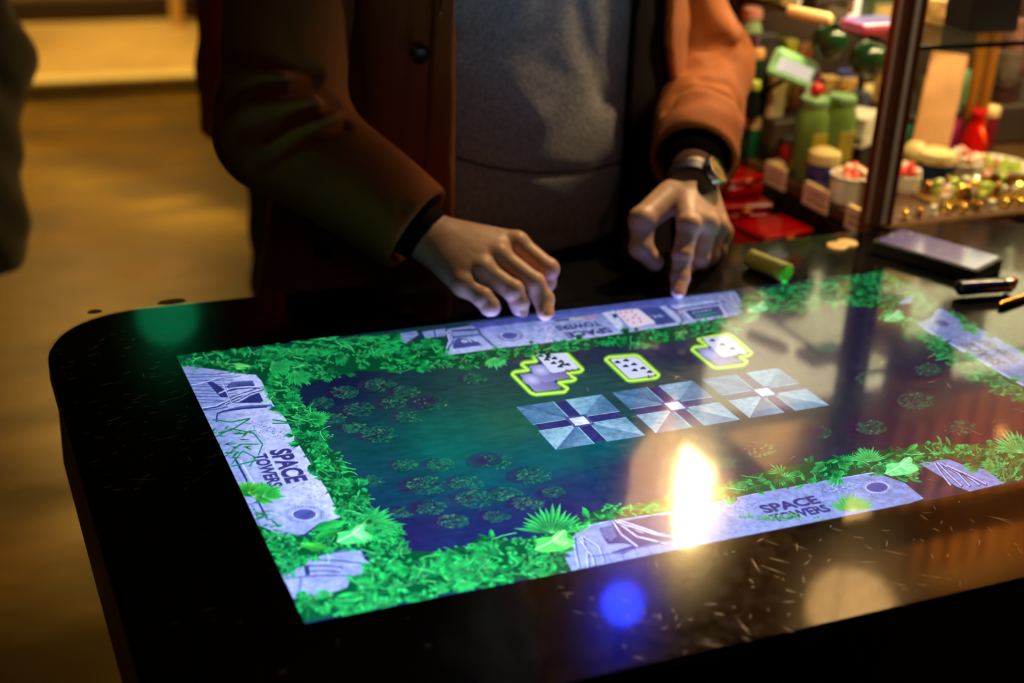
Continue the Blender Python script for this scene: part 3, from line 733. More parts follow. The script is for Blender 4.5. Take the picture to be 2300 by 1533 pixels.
card('playing_card', [(1369, 808), (1429, 803), (1474, 843), (1415, 853)], [(.16, .18), (.52, .13), (.3, .40), (.64, .36), (.46, .64), (.8, .60), (.88, .82)], 'club', INK, s=4.6)
outline([(1568, 762), (1574, 757), (1636, 752), (1645, 756), (1688, 793), (1682, 799), (1662, 802), (1678, 813), (1671, 820), (1612, 827), (1602, 825), (1554, 786), (1560, 780), (1588, 778)])
card_back([(1563, 784), (1600, 781), (1668, 812), (1612, 823)], .00068)
card('playing_card', [(1576, 761), (1636, 755), (1680, 794), (1621, 804)], [(.28, .16), (.46, .42), (.64, .68)], 'club', (40, 26, 62), s=4.4)
card('playing_card', [(1381, 700), (1433, 695), (1474, 727), (1416, 738)], [(a * .8 + .06, b * .8 + .06) for a, b in ((.1, .1), (.4, .1), (.7, .1), (.1, .38), (.7, .38), (.1, .66), (.45, .55), (.7, .66), (.25, .9), (.6, .9))], 'diamond', (226, 70, 90), face=(226, 214, 240), base=.0010, s=3.4)
for c in ([(1200, 794), (1265, 790), (1301, 829), (1239, 840)], [(1369, 808), (1429, 803), (1474, 843), (1415, 853)], [(1576, 761), (1636, 755), (1680, 794), (1621, 804)]):
    q = at(*quad_uv(c, .80, .93), Z=ZS); art_text(table, {1200: '10', 1369: '7', 1576: '3'}[c[0][0]], (q[0] - .001, q[1] - .001), (-1, 0), (0, -1), .008, .010 if c[0][0] == 1200 else .006, (90, 60, 90), ZT, 'card_index')
# three square markers with a lit centre
def marker(cx, cy, base=.0006):
    w = at(cx, cy, Z=ZS); A = Art(base); h = .050; T1, T2, T3, T4 = (110, 160, 196), (86, 134, 176), (140, 184, 214), (64, 104, 150)
    def Q(pts, c): A.poly([(w[0] + a * h, w[1] + b * h) for a, b in pts], c, None, True)
    for sx, sy in ((1, 1), (1, -1), (-1, 1), (-1, -1)):
        c1, c2 = (T1, T3) if sx * sy > 0 else (T2, T1)
        Q([(sx * .15, sy * .15), (sx, sy), (sx * .15, sy)], [c1, c1, c2] if sx > 0 else [T4, T4, c1]); Q([(sx * .15, sy * .15), (sx, sy), (sx, sy * .15)], [T3, T3, c1] if sy < 0 else [T2, T2, T4])
    for sx, sy in ((1, 0), (-1, 0), (0, 1), (0, -1)):
        px, py = sy, sx
        Q([(sx * .2 - px * .13, sy * .2 - py * .13), (sx * .94 - px * .13, sy * .94 - py * .13), (sx * .94 + px * .13, sy * .94 + py * .13), (sx * .2 + px * .13, sy * .2 + py * .13)], (44, 44, 112))
        for s_ in (-1, 1):
            o_ = .15 * s_; Q([(sx * .2 + px * (o_ - .012), sy * .2 + py * (o_ - .012)), (sx + px * (o_ - .012), sy + py * (o_ - .012)), (sx + px * (o_ + .012), sy + py * (o_ + .012)), (sx * .2 + px * (o_ + .012), sy * .2 + py * (o_ + .012))], (150, 190, 220))
    Q([(-.24, -.24), (.24, -.24), (.24, .24), (-.24, .24)], (70, 78, 150)); Q([(-.17, -.17), (.17, -.17), (.17, .17), (-.17, .17)], (214, 226, 255))
    return A.build('stone_marker', SM_STONE, table)
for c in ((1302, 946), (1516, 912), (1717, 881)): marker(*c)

# jungle leaves around the border
G_D, G_M, G_L, G_B = (2, 62, 38), (8, 146, 70), (34, 220, 104), (140, 246, 168)
leaves = Art(.00110)
def leaf(A, x, y, ang, ln, w, lo, hi, mid=True):
    ca, sa = math.cos(ang), math.sin(ang); sq = .62
    def T(u, v): return (x + (u * ca - v * sa), y + (u * sa + v * ca) * sq)
    A.k = (A.k + 1) % 900; k = A.k
    A.poly([T(0, 0), T(ln * .35, w), T(ln * .75, w * .7), T(ln, 0)], [lo, mixc(lo, hi, .6), hi, hi], k)
    A.poly([T(0, 0), T(ln, 0), T(ln * .75, -w * .7), T(ln * .35, -w)], [lo, mixc(lo, hi, .7), mixc(lo, hi, .45), lo], k)
    if mid: A.poly([T(0, -.5), T(ln * .95, 0), T(0, .5)], mixc(hi, (180, 250, 180), .35), min(k + 1, 899))
def fan(A, x, y, a0, a1, n, ln, w, lo, hi):
    for i in range(n):
        t = (i + .5) / n; leaf(A, x, y, a0 + (a1 - a0) * t + rng.uniform(-.03, .03), ln * rng.uniform(.8, 1.1) * (1 - .25 * abs(2 * t - 1)), w, lo, mixc(lo, hi, rng.uniform(.7, 1)), w > 3)
def inpoly(x, y, P):
    r = False; j = len(P) - 1
    for i in range(len(P)):
        if (P[i][1] > y) != (P[j][1] > y) and x < (P[j][0] - P[i][0]) * (y - P[i][1]) / (P[j][1] - P[i][1]) + P[i][0]: r = not r
        j = i
    return r
def scatter(P, n, s=1.0, hi=G_L, dense_dark=True):
    xs = [p[0] for p in P]; ys = [p[1] for p in P]
    if dense_dark: leaves.poly(P, (2, 70, 40), 0)
    c = 0; tries = 0
    while c < n and tries < n * 30:
        tries += 1
        x, y = rng.uniform(min(xs), max(xs)), rng.uniform(min(ys), max(ys))
        if not inpoly(x, y, P): continue
        c += 1
        k = rng.random(); tone = mixc(G_D, hi, rng.random() ** .6)
        lo = mixc((0, 34, 30), tone, .35)
        if k < .55: leaf(leaves, x, y, rng.uniform(0, 2 * PI), rng.uniform(12, 32) * s, rng.uniform(3, 8.5) * s, lo, tone)
        elif k < .76: a = rng.uniform(0, 2 * PI); fan(leaves, x, y, a, a + rng.uniform(.8, 2.2), rng.randint(7, 12), rng.uniform(20, 40) * s, rng.uniform(1.4, 3.0) * s, lo, mixc(tone, G_L, .4))
        elif k < .92:
            for q_ in range(5): leaf(leaves, x + rng.uniform(-9, 9) * s, y + rng.uniform(-5, 5) * s, rng.uniform(0, 2 * PI), rng.uniform(6, 11) * s, rng.uniform(3, 4.5) * s, lo, mixc(tone, G_B, .25), False)
        else:
            a = rng.uniform(0, 2 * PI); p_ = [(x, y)]
            for q_ in range(5): a += rng.uniform(-.5, .5); p_.append((p_[-1][0] + math.cos(a) * 8 * s, p_[-1][1] + math.sin(a) * 5 * s))
            line(leaves, p_, 1.6, mixc(tone, G_B, .4))
G1 = [(393, 795), (893, 749), (905, 775), (960, 762), (1000, 760), (1001, 800), (1116, 784), (1330, 760), (1533, 730), (1668, 708), (1668, 660), (1985, 608), (2060, 650), (2000, 700), (1940, 690), (1870, 690), (1800, 705), (1720, 705), (1660, 740), (1560, 762), (1450, 782), (1350, 778), (1290, 792), (1180, 800), (1100, 820), (1000, 830), (900, 835), (800, 835), (740, 850), (660, 868), (620, 852), (572, 843), (545, 840), (455, 828), (408, 822)]
G2 = [(574, 843), (620, 850), (665, 870), (650, 890), (700, 920), (725, 940), (720, 965), (745, 990), (735, 1005), (765, 1030), (790, 1060), (800, 1085), (830, 1105), (825, 1140), (860, 1165), (905, 1190), (905, 1240), (850, 1262), (826, 1240), (800, 1236), (766, 1165), (733, 1100), (689, 1029), (668, 995), (650, 958), (640, 940), (613, 909), (588, 858)]
G4 = [(683, 1399), (660, 1345), (732, 1337), (779, 1321), (790, 1296), (826, 1286), (840, 1262), (880, 1248), (935, 1240), (985, 1242), (1040, 1236), (1080, 1205), (1150, 1215), (1220, 1205), (1300, 1165), (1312, 1190), (1290, 1203), (1267, 1250), (1283, 1281)]
G5 = [(1300, 1180), (1330, 1150), (1420, 1135), (1500, 1118), (1600, 1095), (1680, 1070), (1760, 1050), (1850, 1035), (1930, 1015), (2020, 1010), (2090, 995), (2200, 1000), (2330, 985), (2500, 960), (2500, 1040), (2258, 1086), (2231, 1067), (2208, 1053), (2131, 1032), (2064, 1041), (2040, 1085), (1961, 1062), (1885, 1075), (1700, 1109), (1491, 1153), (1376, 1170), (1318, 1180)]
G6 = [(1985, 690), (2050, 720), (2080, 745), (2269, 853), (2400, 925), (2400, 985), (2290, 900), (2200, 862), (2150, 835), (2100, 790), (2060, 765), (2030, 740), (1980, 715)]
G7 = [(1985, 608), (2060, 650), (2110, 690), (2060, 700), (2050, 680), (2057, 661), (2022, 642), (1975, 642), (1930, 640)]
G8 = [(2110, 690), (2300, 783), (2500, 890), (2500, 920), (2330, 812), (2235, 757), (2150, 716)]
G9 = [(572, 1178), (640, 1206), (700, 1205), (766, 1165), (800, 1200), (790, 1232), (745, 1243), (700, 1256), (680, 1270), (650, 1290), (630, 1290), (600, 1230)]
for P, n, s in ((G1, 760, .82), (G2, 400, .95), (G4, 330, 1.45), (G5, 360, 1.15), (G6, 190, .9), (G7, 60, .9), (G8, 90, .8), (G9, 90, 1.0)): scatter(P, n, s)
L_ = leaves
# leaves lying over the stones
for k in range(26): leaf(L_, rng.uniform(470, 560), rng.uniform(965, 1040), rng.uniform(-1.2, .6), rng.uniform(14, 36), rng.uniform(1.5, 3), G_D, (20, 150, 70), False)
for pts in ([(478, 945), (520, 950), (562, 942), (520, 968), (490, 975)], [(480, 985), (520, 965), (570, 975), (590, 1000), (580, 1025)], [(500, 1030), (540, 1000), (580, 1000)], [(520, 1045), (545, 1015), (575, 1030), (560, 1050)], [(520, 1050), (580, 1035)], [(612, 945), (660, 952), (612, 953)]): line(L_, pts, 3, (14, 120, 66))
fan(L_, 570, 1118, -2.9, .9, 26, 62, 4.5, (8, 96, 30), (60, 190, 60)); fan(L_, 590, 1118, -1.9, .3, 16, 62, 5, (10, 120, 50), (60, 200, 70)); fan(L_, 560, 1110, -2.6, -.6, 14, 50, 4, (8, 96, 30), (80, 200, 60))
for k in range(46): x = rng.uniform(560, 650); leaf(L_, x, 1150 + (x - 560) * .9 + rng.uniform(-30, 40), rng.uniform(-.6, 1.0), rng.uniform(12, 32), rng.uniform(2, 4), G_D, (30, 160, 90), False)
for k in range(40): leaf(L_, rng.uniform(628, 668), rng.uniform(1262, 1300), rng.uniform(-2, 1), rng.uniform(8, 20), rng.uniform(2, 3), (6, 80, 60), (40, 190, 110), False)
leaf(L_, 700, 1195, -.45, 85, 20, (10, 110, 50), (40, 190, 90)); leaf(L_, 740, 1235, -2.9, 70, 16, (10, 110, 40), (60, 190, 70)); leaf(L_, 770, 1190, 2.7, 70, 14, (8, 96, 40), (30, 170, 70))
fan(L_, 812, 1180, -1.1, 1.7, 22, 104, 5.5, (8, 110, 50), (50, 210, 110)); fan(L_, 700, 945, -1.9, 1.2, 22, 46, 3, (8, 100, 50), (60, 220, 110)); fan(L_, 660, 835, .2, 2.2, 16, 62, 4, (8, 120, 60), (30, 190, 90)); fan(L_, 610, 815, -.1, 1.6, 12, 70, 4.5, (8, 120, 60), (30, 190, 90))
def big_leaf(x, y, s, c1=(60, 200, 110), c2=(150, 240, 170)):
    outl = [(0, -10), (12, -22), (26, -25), (33, -18), (31, -8), (44, -2), (48, 8), (30, 18), (6, 22), (-22, 24), (-38, 18), (-32, 6), (-36, -4), (-20, -8)]
    pts = [(x + a * s, y + b * s) for a, b in outl]; k = 890
    for i in range(len(pts)): L_.poly([(x, y), pts[i], pts[(i + 1) % len(pts)]], [c2 if i < 7 else c1, c1 if i % 2 else mixc(c1, c2, .4), c1], k)
    line(L_, [(x - 34 * s, y + 18 * s), (x, y), (x + 26 * s, y - 22 * s)], 2.2, (190, 250, 200), 895); line(L_, [(x, y), (x + 40 * s, y + 4 * s)], 1.5, (170, 245, 190), 895)
big_leaf(790, 1203, .92); big_leaf(1240, 1218, 1.05, (70, 200, 90), (150, 236, 130)); big_leaf(2020, 1050, .9, (100, 220, 140), (150, 240, 180)); big_leaf(2005, 712, .55, (100, 220, 140), (150, 240, 180)); big_leaf(1700, 692, .55, (80, 200, 120), (150, 240, 170))
fan(L_, 1240, 1200, -3.0, -.12, 17, 108, 6.5, (6, 96, 56), (60, 214, 100))
fan(L_, 1110, 805, .3, 2.4, 14, 46, 3.2, (20, 150, 70), (90, 224, 130)); fan(L_, 1950, 1040, -2.9, -.3, 16, 56, 3.6, (20, 130, 60), (90, 210, 120)); fan(L_, 1915, 1150, -3.0, -.2, 24, 70, 3.6, (40, 130, 60), (80, 190, 90)); fan(L_, 2290, 1020, -3.0, -.2, 20, 90, 4.5, (20, 130, 60), (90, 210, 120)); fan(L_, 2175, 745, -3.0, 1.0, 16, 34, 2.4, (20, 130, 60), (90, 210, 120))
for k in range(50): leaf(L_, rng.uniform(1660, 1840), rng.uniform(1165, 1172) - 0, rng.uniform(-3, 0), rng.uniform(12, 26), 2, (40, 110, 60), (90, 180, 90), False)
for k in range(60): leaf(L_, rng.uniform(560, 880), rng.uniform(760, 800), rng.uniform(-.4, .4), rng.uniform(20, 60), rng.uniform(3, 7), (8, 120, 60), (20, 190, 96))
for x, y, a, l in ((470, 815, .15, 50), (500, 826, .1, 55), (520, 818, .25, 48)): leaf(L_, x, y, a, l, 7, (60, 170, 90), (120, 230, 110))
line(leaves, [(596, 1012), (636, 1082)], 2.5, STL, 1)
leaf_obj = leaves.build('jungle_leaves', SM_LEAF, table); leaf_obj['kind'] = 'stuff'

# ================================================================ THE PLAYER
def skin_material():
    m, nt, out = newmat('skin'); L = nt.links.new
    p = N(nt, 'ShaderNodeBsdfPrincipled'); a = N(nt, 'ShaderNodeVertexColor', layer_name='tint')
    tc = N(nt, 'ShaderNodeTexCoord'); nz = N(nt, 'ShaderNodeTexNoise', i_Scale=60.0, i_Detail=4.0); L(tc.outputs['Object'], nz.inputs['Vector'])
    r = N(nt, 'ShaderNodeMapRange', i_1=0.3, i_2=0.7, i_3=0.84, i_4=1.1); L(nz.outputs['Fac'], r.inputs[0])
    v = N(nt, 'ShaderNodeVectorMath', operation='SCALE'); L(a.outputs[0], v.inputs[0]); L(r.outputs[0], v.inputs['Scale']); L(v.outputs[0], p.inputs['Base Color'])
    n2 = N(nt, 'ShaderNodeTexVoronoi', i_Scale=420.0); L(tc.outputs['Object'], n2.inputs['Vector'])
    b = N(nt, 'ShaderNodeBump', i_Strength=0.12, i_Distance=0.001); L(n2.outputs['Distance'], b.inputs['Height']); L(b.outputs[0], p.inputs['Normal'])
    p.inputs['Roughness'].default_value = .48; p.inputs['Subsurface Weight'].default_value = .12; p.inputs['Subsurface Radius'].default_value = (0.008, 0.003, 0.0015); p.inputs['Subsurface Scale'].default_value = 1.0
    L(p.outputs[0], out.inputs[0]); return m
SKIN = skin_material()
def J(x, y, Y): return at(x, y, Y=Y)
def JZ(x, y, Z): return at(x, y, Z=Z)
def finger(P, j, r, k=.0035):
    """j: joints from knuckle to tip, r: radii"""
    d = sd_cone(P, j[0], j[1], r[0], r[1])
    for i in range(1, len(j) - 1): d = smin(d, sd_cone(P, j[i], j[i + 1], r[i], r[i + 1]), k)
    for i in range(1, len(j) - 1): d = smin(d, np.linalg.norm(P - V3(j[i]), axis=-1) - r[i] * 1.06, .003)
    return d
def lerp(a, b, t): return V3(a) * (1 - t) + V3(b) * t

# --- the hand lying towards the table on the dark sleeve's side
RW = J(962, 533, .625)
R_ = {}
R_['index'] = [J(1160, 548, .583), J(1231, 604, .548), J(1226, 634, .548), J(1206, 658, .560)]
R_['middle'] = [J(1118, 574, .566), J(1200, 636, .530), J(1221, 672, .520), JZ(1225, 700, .9105)]
R_['ring'] = [J(1083, 606, .553), J(1153, 652, .526), J(1166, 676, .522), JZ(1167, 690, .914)]
R_['pinky'] = [J(1042, 640, .548), J(1085, 668, .526), J(1100, 687, .520), JZ(1106, 692, .9145)]
R_rad = {'index': (.0145, .0128, .0115, .0098), 'middle': (.0145, .0130, .0120, .0104), 'ring': (.0140, .0124, .0118, .0106), 'pinky': (.0132, .0114, .0110, .0100)}
R_thumb = [lerp(RW, R_['index'][0], .25) + V3((.015, .02, -.01)), J(1120, 600, .60), J(1170, 635, .575), J(1195, 660, .565)]
elR = J(632, 292, .775); shR = J(668, -330, .90)
RWb = RW + (elR - RW) / np.linalg.norm(elR - RW) * .075
def hand(P, Wr, Wb, F, rad, thumb, trad, side_k, bone_r, back):
    d = sd_cone(P, Wb, Wr, .029, .027)
    order = ['index', 'middle', 'ring', 'pinky']
    for n_, off in zip(order, side_k):
        st = Wr + off
        d = smin(d, sd_cone(P, st, F[n_][0], bone_r, rad[n_][0] * 1.08), .014)
    for a, b in zip(order[:-1], order[1:]):      # flesh between the hand bones
        mid0 = lerp(Wr, lerp(F[a][0], F[b][0], .5), .25); mid1 = lerp(Wr, lerp(F[a][0], F[b][0], .5), .86)
        d = smin(d, sd_cone(P, mid0, mid1, .020, .0145), .010)
    f = None
    for n_ in order:
        g = finger(P, F[n_], rad[n_])
        f = g if f is None else smin(f, g, .0022)
    for n_ in order:                              # raised knuckles and tendons
        kn = F[n_][0] + V3(back) * .0035
        d = smin(d, np.linalg.norm(P - kn, axis=-1) - rad[n_][0] * .86, .006)
        d = smin(d, sd_cone(P, lerp(Wr, F[n_][0], .3) + V3(back) * .0135, F[n_][0] + V3(back) * .0085, .0012, .0024), .007)
    d = smin(d, f, .006)
    th = finger(P, thumb, trad, .006)
    d = smin(d, th, .009)
    # palm heel and thumb pad
    d = smin(d, sd_cone(P, lerp(Wr, thumb[0], .5) - V3(back) * .006, thumb[1] - V3(back) * .003, .016, .0125), .014)
    return d
Rback = V3((-.25, -.45, .85)); Rback /= np.linalg.norm(Rback)
def perp(W, dirv, back):
    s = np.cross(V3(dirv) / np.linalg.norm(dirv), V3(back)); return s / np.linalg.norm(s)
Rdir = R_['middle'][0] - RW; Rs = perp(RW, Rdir, Rback)
if (R_['index'][0] - R_['pinky'][0]) @ Rs < 0: Rs = -Rs
def fR(P): return hand(P, RW, RWb, R_, R_rad, R_thumb, (.019, .0150, .0130, .0112), [Rs * .013, Rs * .005, -Rs * .004, -Rs * .012], .0185, Rback)

# --- the pointing hand with the watch
LW = J(1553, 412, .640)
L_j = {}
L_j['index'] = [J(1548, 505, .566), J(1533, 572, .548), J(1528, 622, .536), JZ(1524, 653, .9098)]
L_j['middle'] = [J(1588, 503, .582), J(1570, 578, .572), J(1576, 588, .604), J(1590, 562, .618)]
L_j['ring'] = [J(1610, 508, .602), J(1592, 570, .592), J(1596, 578, .622), J(1604, 552, .634)]
L_j['pinky'] = [J(1622, 522, .622), J(1612, 560, .612), J(1610, 566, .638), J(1614, 545, .646)]
L_rad = {'index': (.0142, .0124, .0112, .0094), 'middle': (.0145, .0130, .0112, .0098), 'ring': (.0140, .0124, .0108, .0094), 'pinky': (.0130, .0112, .0100, .0088)}
L_thumb = [J(1505, 440, .628), J(1444, 494, .600), J(1440, 556, .586), J(1470, 588, .577)]
elL = V3((.862, .90, 1.10)); shL = V3((.700, .93, 1.40))
LWb = LW + (elL - LW) / np.linalg.norm(elL - LW) * .075
Lback = V3((-.1, -.75, .65)); Lback /= np.linalg.norm(Lback)
Ldir = L_j['middle'][0] - LW; Ls = perp(LW, Ldir, Lback)
if (L_j['index'][0] - L_j['pinky'][0]) @ Ls < 0: Ls = -Ls
def fL(P): return hand(P, LW, LWb, L_j, L_rad, L_thumb, (.019, .0158, .0142, .0118), [Ls * .014, Ls * .005, -Ls * .004, -Ls * .012], .0185, Lback)
def hand_mesh(fn, pts, h=.0016, pad=.03):
    A = np.array(pts); v, f = surface_nets(fn, A.min(0) - pad, A.max(0) + pad, h); return v, f
def hand_tint(v, F, thumb):
    c = np.tile(np.array([.60, .345, .235]), (len(v), 1))
    def add(p, r, col, amt):
        w = np.exp(-((np.linalg.norm(v - V3(p), axis=1) / r) ** 2))[:, None] * amt
        c[:] = c * (1 - w) + np.array(col) * w
    for n_ in F:
        for i, a in ((0, .45), (1, .5), (3, .35)): add(F[n_][i], .013, (.56, .20, .14), a)
        add(F[n_][3], .006, (.70, .48, .40), .6)
    add(thumb[-1], .008, (.62, .34, .27), .5)
    return c
person = empty('person', (.54, .92, 0), 'person in open rust-brown parka and grey sweatshirt, both hands over the game table', 'person')
PL = V3(person.location)
# the rest of the body (mostly under the clothes and above the frame)
CX, CY = .54, .925
HEAD = V3((.535, .84, 1.615))
def fbody(P):
    d = sd_ell(P, (CX, CY, 1.20), (.185, .115, .30))
    d = smin(d, sd_ell(P, (CX, CY + .01, .98), (.17, .12, .16)), .06)
    d = smin(d, sd_cone(P, (CX - .13, CY, 1.41), (CX + .13, CY, 1.41), .06, .06), .06)
    d = smin(d, sd_cone(P, (CX, CY - .01, 1.40), (HEAD[0], HEAD[1] + .02, HEAD[2] - .08), .060, .055), .03)
    for s, sh, el in ((-1, shR, elR), (1, shL, elL)):
        d = smin(d, sd_cone(P, (sh[0] - s * .03, sh[1], sh[2]), el, .050, .040), .03)
    d = smin(d, sd_cone(P, elR, RWb, .040, .028), .02); d = smin(d, sd_cone(P, elL, LWb, .040, .028), .02)
    for s in (-1, 1):
        hip = (CX + s * .095, CY, .90); kn = (CX + s * .11, CY - .02, .50); an = (CX + s * .12, CY + .03, .09)
        d = smin(d, sd_cone(P, hip, kn, .085, .058), .04); d = smin(d, sd_cone(P, kn, an, .056, .038), .02)
        d = smin(d, sd_cone(P, (an[0], an[1] + .02, .045), (an[0] + s * .02, an[1] - .16, .035), .035, .030), .02)
    return d
hd = HEAD
fwd = V3((0.05, -.82, -.45)); fwd /= np.linalg.norm(fwd); upv = V3((0.0, -.46, .88)); upv -= fwd * (upv @ fwd); upv /= np.linalg.norm(upv); rt = np.cross(upv, -fwd)
HR = np.stack([rt, fwd, upv], 1)
def HP(x, y, z): return hd + rt * x + fwd * y + upv * z
def fhead(P):
    d = sd_ell(P, HP(0, -.012, .03), (.078, .098, .092), HR)
    d = smin(d, sd_ell(P, HP(0, .030, -.045), (.058, .062, .075), HR), .03)
    d = smin(d, sd_ell(P, HP(0, .062, -.098), (.024, .018, .016), HR), .02)
    d = smin(d, sd_cone(P, HP(0, .092, .012), HP(0, .112, -.028), .008, .012), .012)
    for s in (-1, 1):
        d = smin(d, sd_ell(P, HP(s * .012, .100, -.032), (.008, .010, .007), HR), .006)
        d = smin(d, sd_ell(P, HP(s * .032, .084, .028), (.022, .010, .006), HR), .010)
        d = smax(d, -sd_ell(P, HP(s * .031, .103, .008), (.016, .014, .010), HR), .008)
        d = smin(d, sd_ell(P, HP(s * .031, .078, .008), (.013, .013, .012), HR), .002)
        d = smin(d, sd_ell(P, HP(s * .082, -.008, -.005), (.009, .022, .033), HR), .006)
        d = smin(d, sd_ell(P, HP(s * .044, .062, -.030), (.018, .018, .018), HR), .02)
    d = smin(d, sd_ell(P, HP(0, .096, -.062), (.024, .010, .006), HR), .004); d = smin(d, sd_ell(P, HP(0, .094, -.073), (.021, .010, .007), HR), .004)
    d = smin(d, sd_cone(P, HP(0, -.03, -.06), V3((CX, CY - .02, 1.42)), .056, .060), .03)
    return d
vb, fb = surface_nets(fbody, (-.02, .60, -.01), (1.05, 1.12, 1.52), .011)
vh, fh = surface_nets(fhead, hd - .19, hd + .17, .0045)
vr, fr = hand_mesh(fR, [RWb, RW] + [p for n_ in R_ for p in R_[n_]] + list(R_thumb))
vl, fl = hand_mesh(fL, [LWb, LW] + [p for n_ in L_j for p in L_j[n_]] + list(L_thumb))
cb = np.tile(np.array([.60, .345, .235]), (len(vb), 1)); ch_ = np.tile(np.array([.60, .34, .235]), (len(vh), 1))
for p, col, r in ((HP(0, .10, -.068), (.50, .17, .14), .020), (HP(.031, .09, .008), (.5, .45, .42), .009), (HP(-.031, .09, .008), (.5, .45, .42), .009), (HP(.031, .093, .006), (.03, .02, .015), .0055), (HP(-.031, .093, .006), (.03, .02, .015), .0055)):
    w = np.exp(-((np.linalg.norm(vh - p, axis=1) / r) ** 2))[:, None]; ch_ = ch_ * (1 - w) + np.array(col) * w
cr = hand_tint(vr, R_, R_thumb); cl = hand_tint(vl, L_j, L_thumb)
VV = [vb, vh, vr, vl]; FF = []; o_ = 0
for v, f in zip(VV, (fb, fh, fr, fl)): FF.append(f + o_); o_ += len(v)
body = np_mesh('body', np.concatenate(VV), np.concatenate(FF), SKIN, person, np.concatenate([cb, ch_, cr, cl]), loc=PL)
# nails that can be seen on the curled hand
def nail(tip, prev, back, r):
    dv = V3(tip) - V3(prev); dv /= np.linalg.norm(dv); bk = V3(back) - dv * (V3(back) @ dv); bk /= np.linalg.norm(bk); sd = np.cross(dv, bk)
    P = []; F = []
    for i in range(7):
        u = (i / 6 - .5) * 2
        for j in range(6):
            v = (j / 5 - .5) * 2
            w = r * .74 * math.sqrt(max(0, 1 - .45 * max(0, abs(u)) ** 4))
            p = V3(tip) + dv * (u * r * .85 + r * .12) + sd * (v * w) + bk * (r * 1.0 - .28 * r * v * v - .10 * r * max(0, u))
            P.append(p - PL)
    for i in range(6):
        for j in range(5): F.append((i * 6 + j, (i + 1) * 6 + j, (i + 1) * 6 + j + 1, i * 6 + j + 1))
    MB().poly(P, F).build('fingernail', mat('nail', (206, 160, 140), .3, var=.04), person, smooth=True)
for n_ in ('middle', 'ring', 'pinky'): nail(R_[n_][3], R_[n_][2], Rback + V3((.5, 0, 0)), R_rad[n_][3])
nail(L_j['index'][3], L_j['index'][2], Lback, L_rad['index'][3]); nail(L_thumb[3], L_thumb[2], V3((-.4, -.8, .3)), .0098)

# --- hair
def fhair(P):
    d = sd_ell(P, HP(0, -.022, .045), (.086, .100, .090), HR)
    d += .004 * np.sin(P[..., 0] * 170 + 3 * np.sin(P[..., 2] * 60)) * np.sin(P[..., 1] * 120 + P[..., 2] * 90)
    q = (P - HP(0, 0, 0)) @ HR
    cut = (q[..., 1] - .055) * .9 + (-q[..., 2] + .03) * .7
    return smax(smax(d, cut, .015), -(fhead(P) + .002), .004)
v, f = surface_nets(fhair, hd - .17, hd + .17, .006)
np_mesh('hair', v, f, mat('dark_hair', (38, 24, 14), .55, var=.4, scale=60, bump=.4, bscale=120), person, loc=PL)

# --- cloth materials
def cloth(name, rgb, rough, weave=900, bump=.15, var=.15, scale=14, sheen=.2, dark=None):
    return mat(name, rgb, rough, var=var, scale=scale, bump=bump, bscale=weave, sheen=sheen, dark=dark, spec=.25)
PARKA = cloth('rust_parka_cloth', (138, 74, 24), .78, 700, .10, .10, 9, .02)
LINING = mat('black_parka_lining', (20, 11, 9), .85, spec=.1)
GREY = cloth('heather_grey_fleece', (206, 202, 206), .95, 420, .5, .0, 220, .3, dark=(150, 147, 152))
# --- sweatshirt
def carve_list(fn, rays_, r0, r1=None):
    """polyline of photo pixels dropped on the cloth: 3-D points of a crease"""
    out = []
    for px in rays_:
        h = trace(fn, *px)
        if h is not None: out.append(h)
    return out
def creases(P, d, lst):
    for pts, r, depth in lst:
        if len(pts) < 2: continue
        g = None
        for a, b in zip(pts[:-1], pts[1:]):
            e = sd_cone(P, a, b, 0, 0); g = e if g is None else np.minimum(g, e)
        d = d + 1.5 * depth * np.exp(-(g / r) ** 2)
    return d
def ftorso(P, ax, ay, bz, cx=CX, cy=CY):
    q = P.copy(); zz = P[..., 2]
    w = np.clip((zz - .85) / .55, 0, 1)
    sc = 1.0 - .10 * (w - .5) ** 2
    x = (P[..., 0] - cx) / (ax * sc); y = (P[..., 1] - (cy + .0)) / (ay * (1 + .10 * np.exp(-((zz - 1.02) / .14) ** 2)))
    r = (np.abs(x) ** 2.3 + np.abs(y) ** 2.3) ** (1 / 2.3)
    return (r - 1) * min(ax, ay)
def fsw0(P):
    d = ftorso(P, .215, .150, .88)
    z = P[..., 2]
    d = d + .010 * np.exp(-((z - .895) / .03) ** 2)
    d = smax(d, z - 1.42, .04)
    d = smin(d, sd_cone(P, (CX - .13, CY, 1.395), (CX + .13, CY, 1.395), .078, .078), .05)
    d = smin(d, sd_cone(P, (CX, CY - .005, 1.42), (CX, CY - .035, 1.475), .085, .070), .03)
    return smax(smax(d, .87 - z, .03), z - 1.490 - .35 * (P[..., 1] - CY), .008)
sw_cr = [(carve_list(fsw0, [(1022, 352), (1075, 370), (1150, 384), (1230, 388), (1310, 383), (1370, 370), (1412, 352)], 0), .0070, .0035),
         (carve_list(fsw0, [(1030, 365), (1100, 386), (1160, 396), (1250, 398)], 0), .005, .0016),
         (carve_list(fsw0, [(1040, 112), (1090, 150), (1140, 190), (1200, 250)], 0), .022, -.004),
         (carve_list(fsw0, [(1030, 175), (1090, 225), (1160, 285)], 0), .026, .003),
         (carve_list(fsw0, [(1300, 20), (1320, 120), (1360, 220)], 0), .016, .004),
         (carve_list(fsw0, [(1060, 470), (1110, 540), (1180, 585)], 0), .016, .004),
         (carve_list(fsw0, [(1400, 430), (1370, 510), (1330, 570)], 0), .018, .005),
         (carve_list(fsw0, [(1120, 420), (1200, 470), (1300, 480)], 0), .02, .002)]
def fsw(P):
    d = creases(P, fsw0(P), sw_cr)
    return d + .0012 * np.sin(P[..., 0] * 70 + np.sin(P[..., 2] * 50) * 2) * np.sin(P[..., 2] * 40)
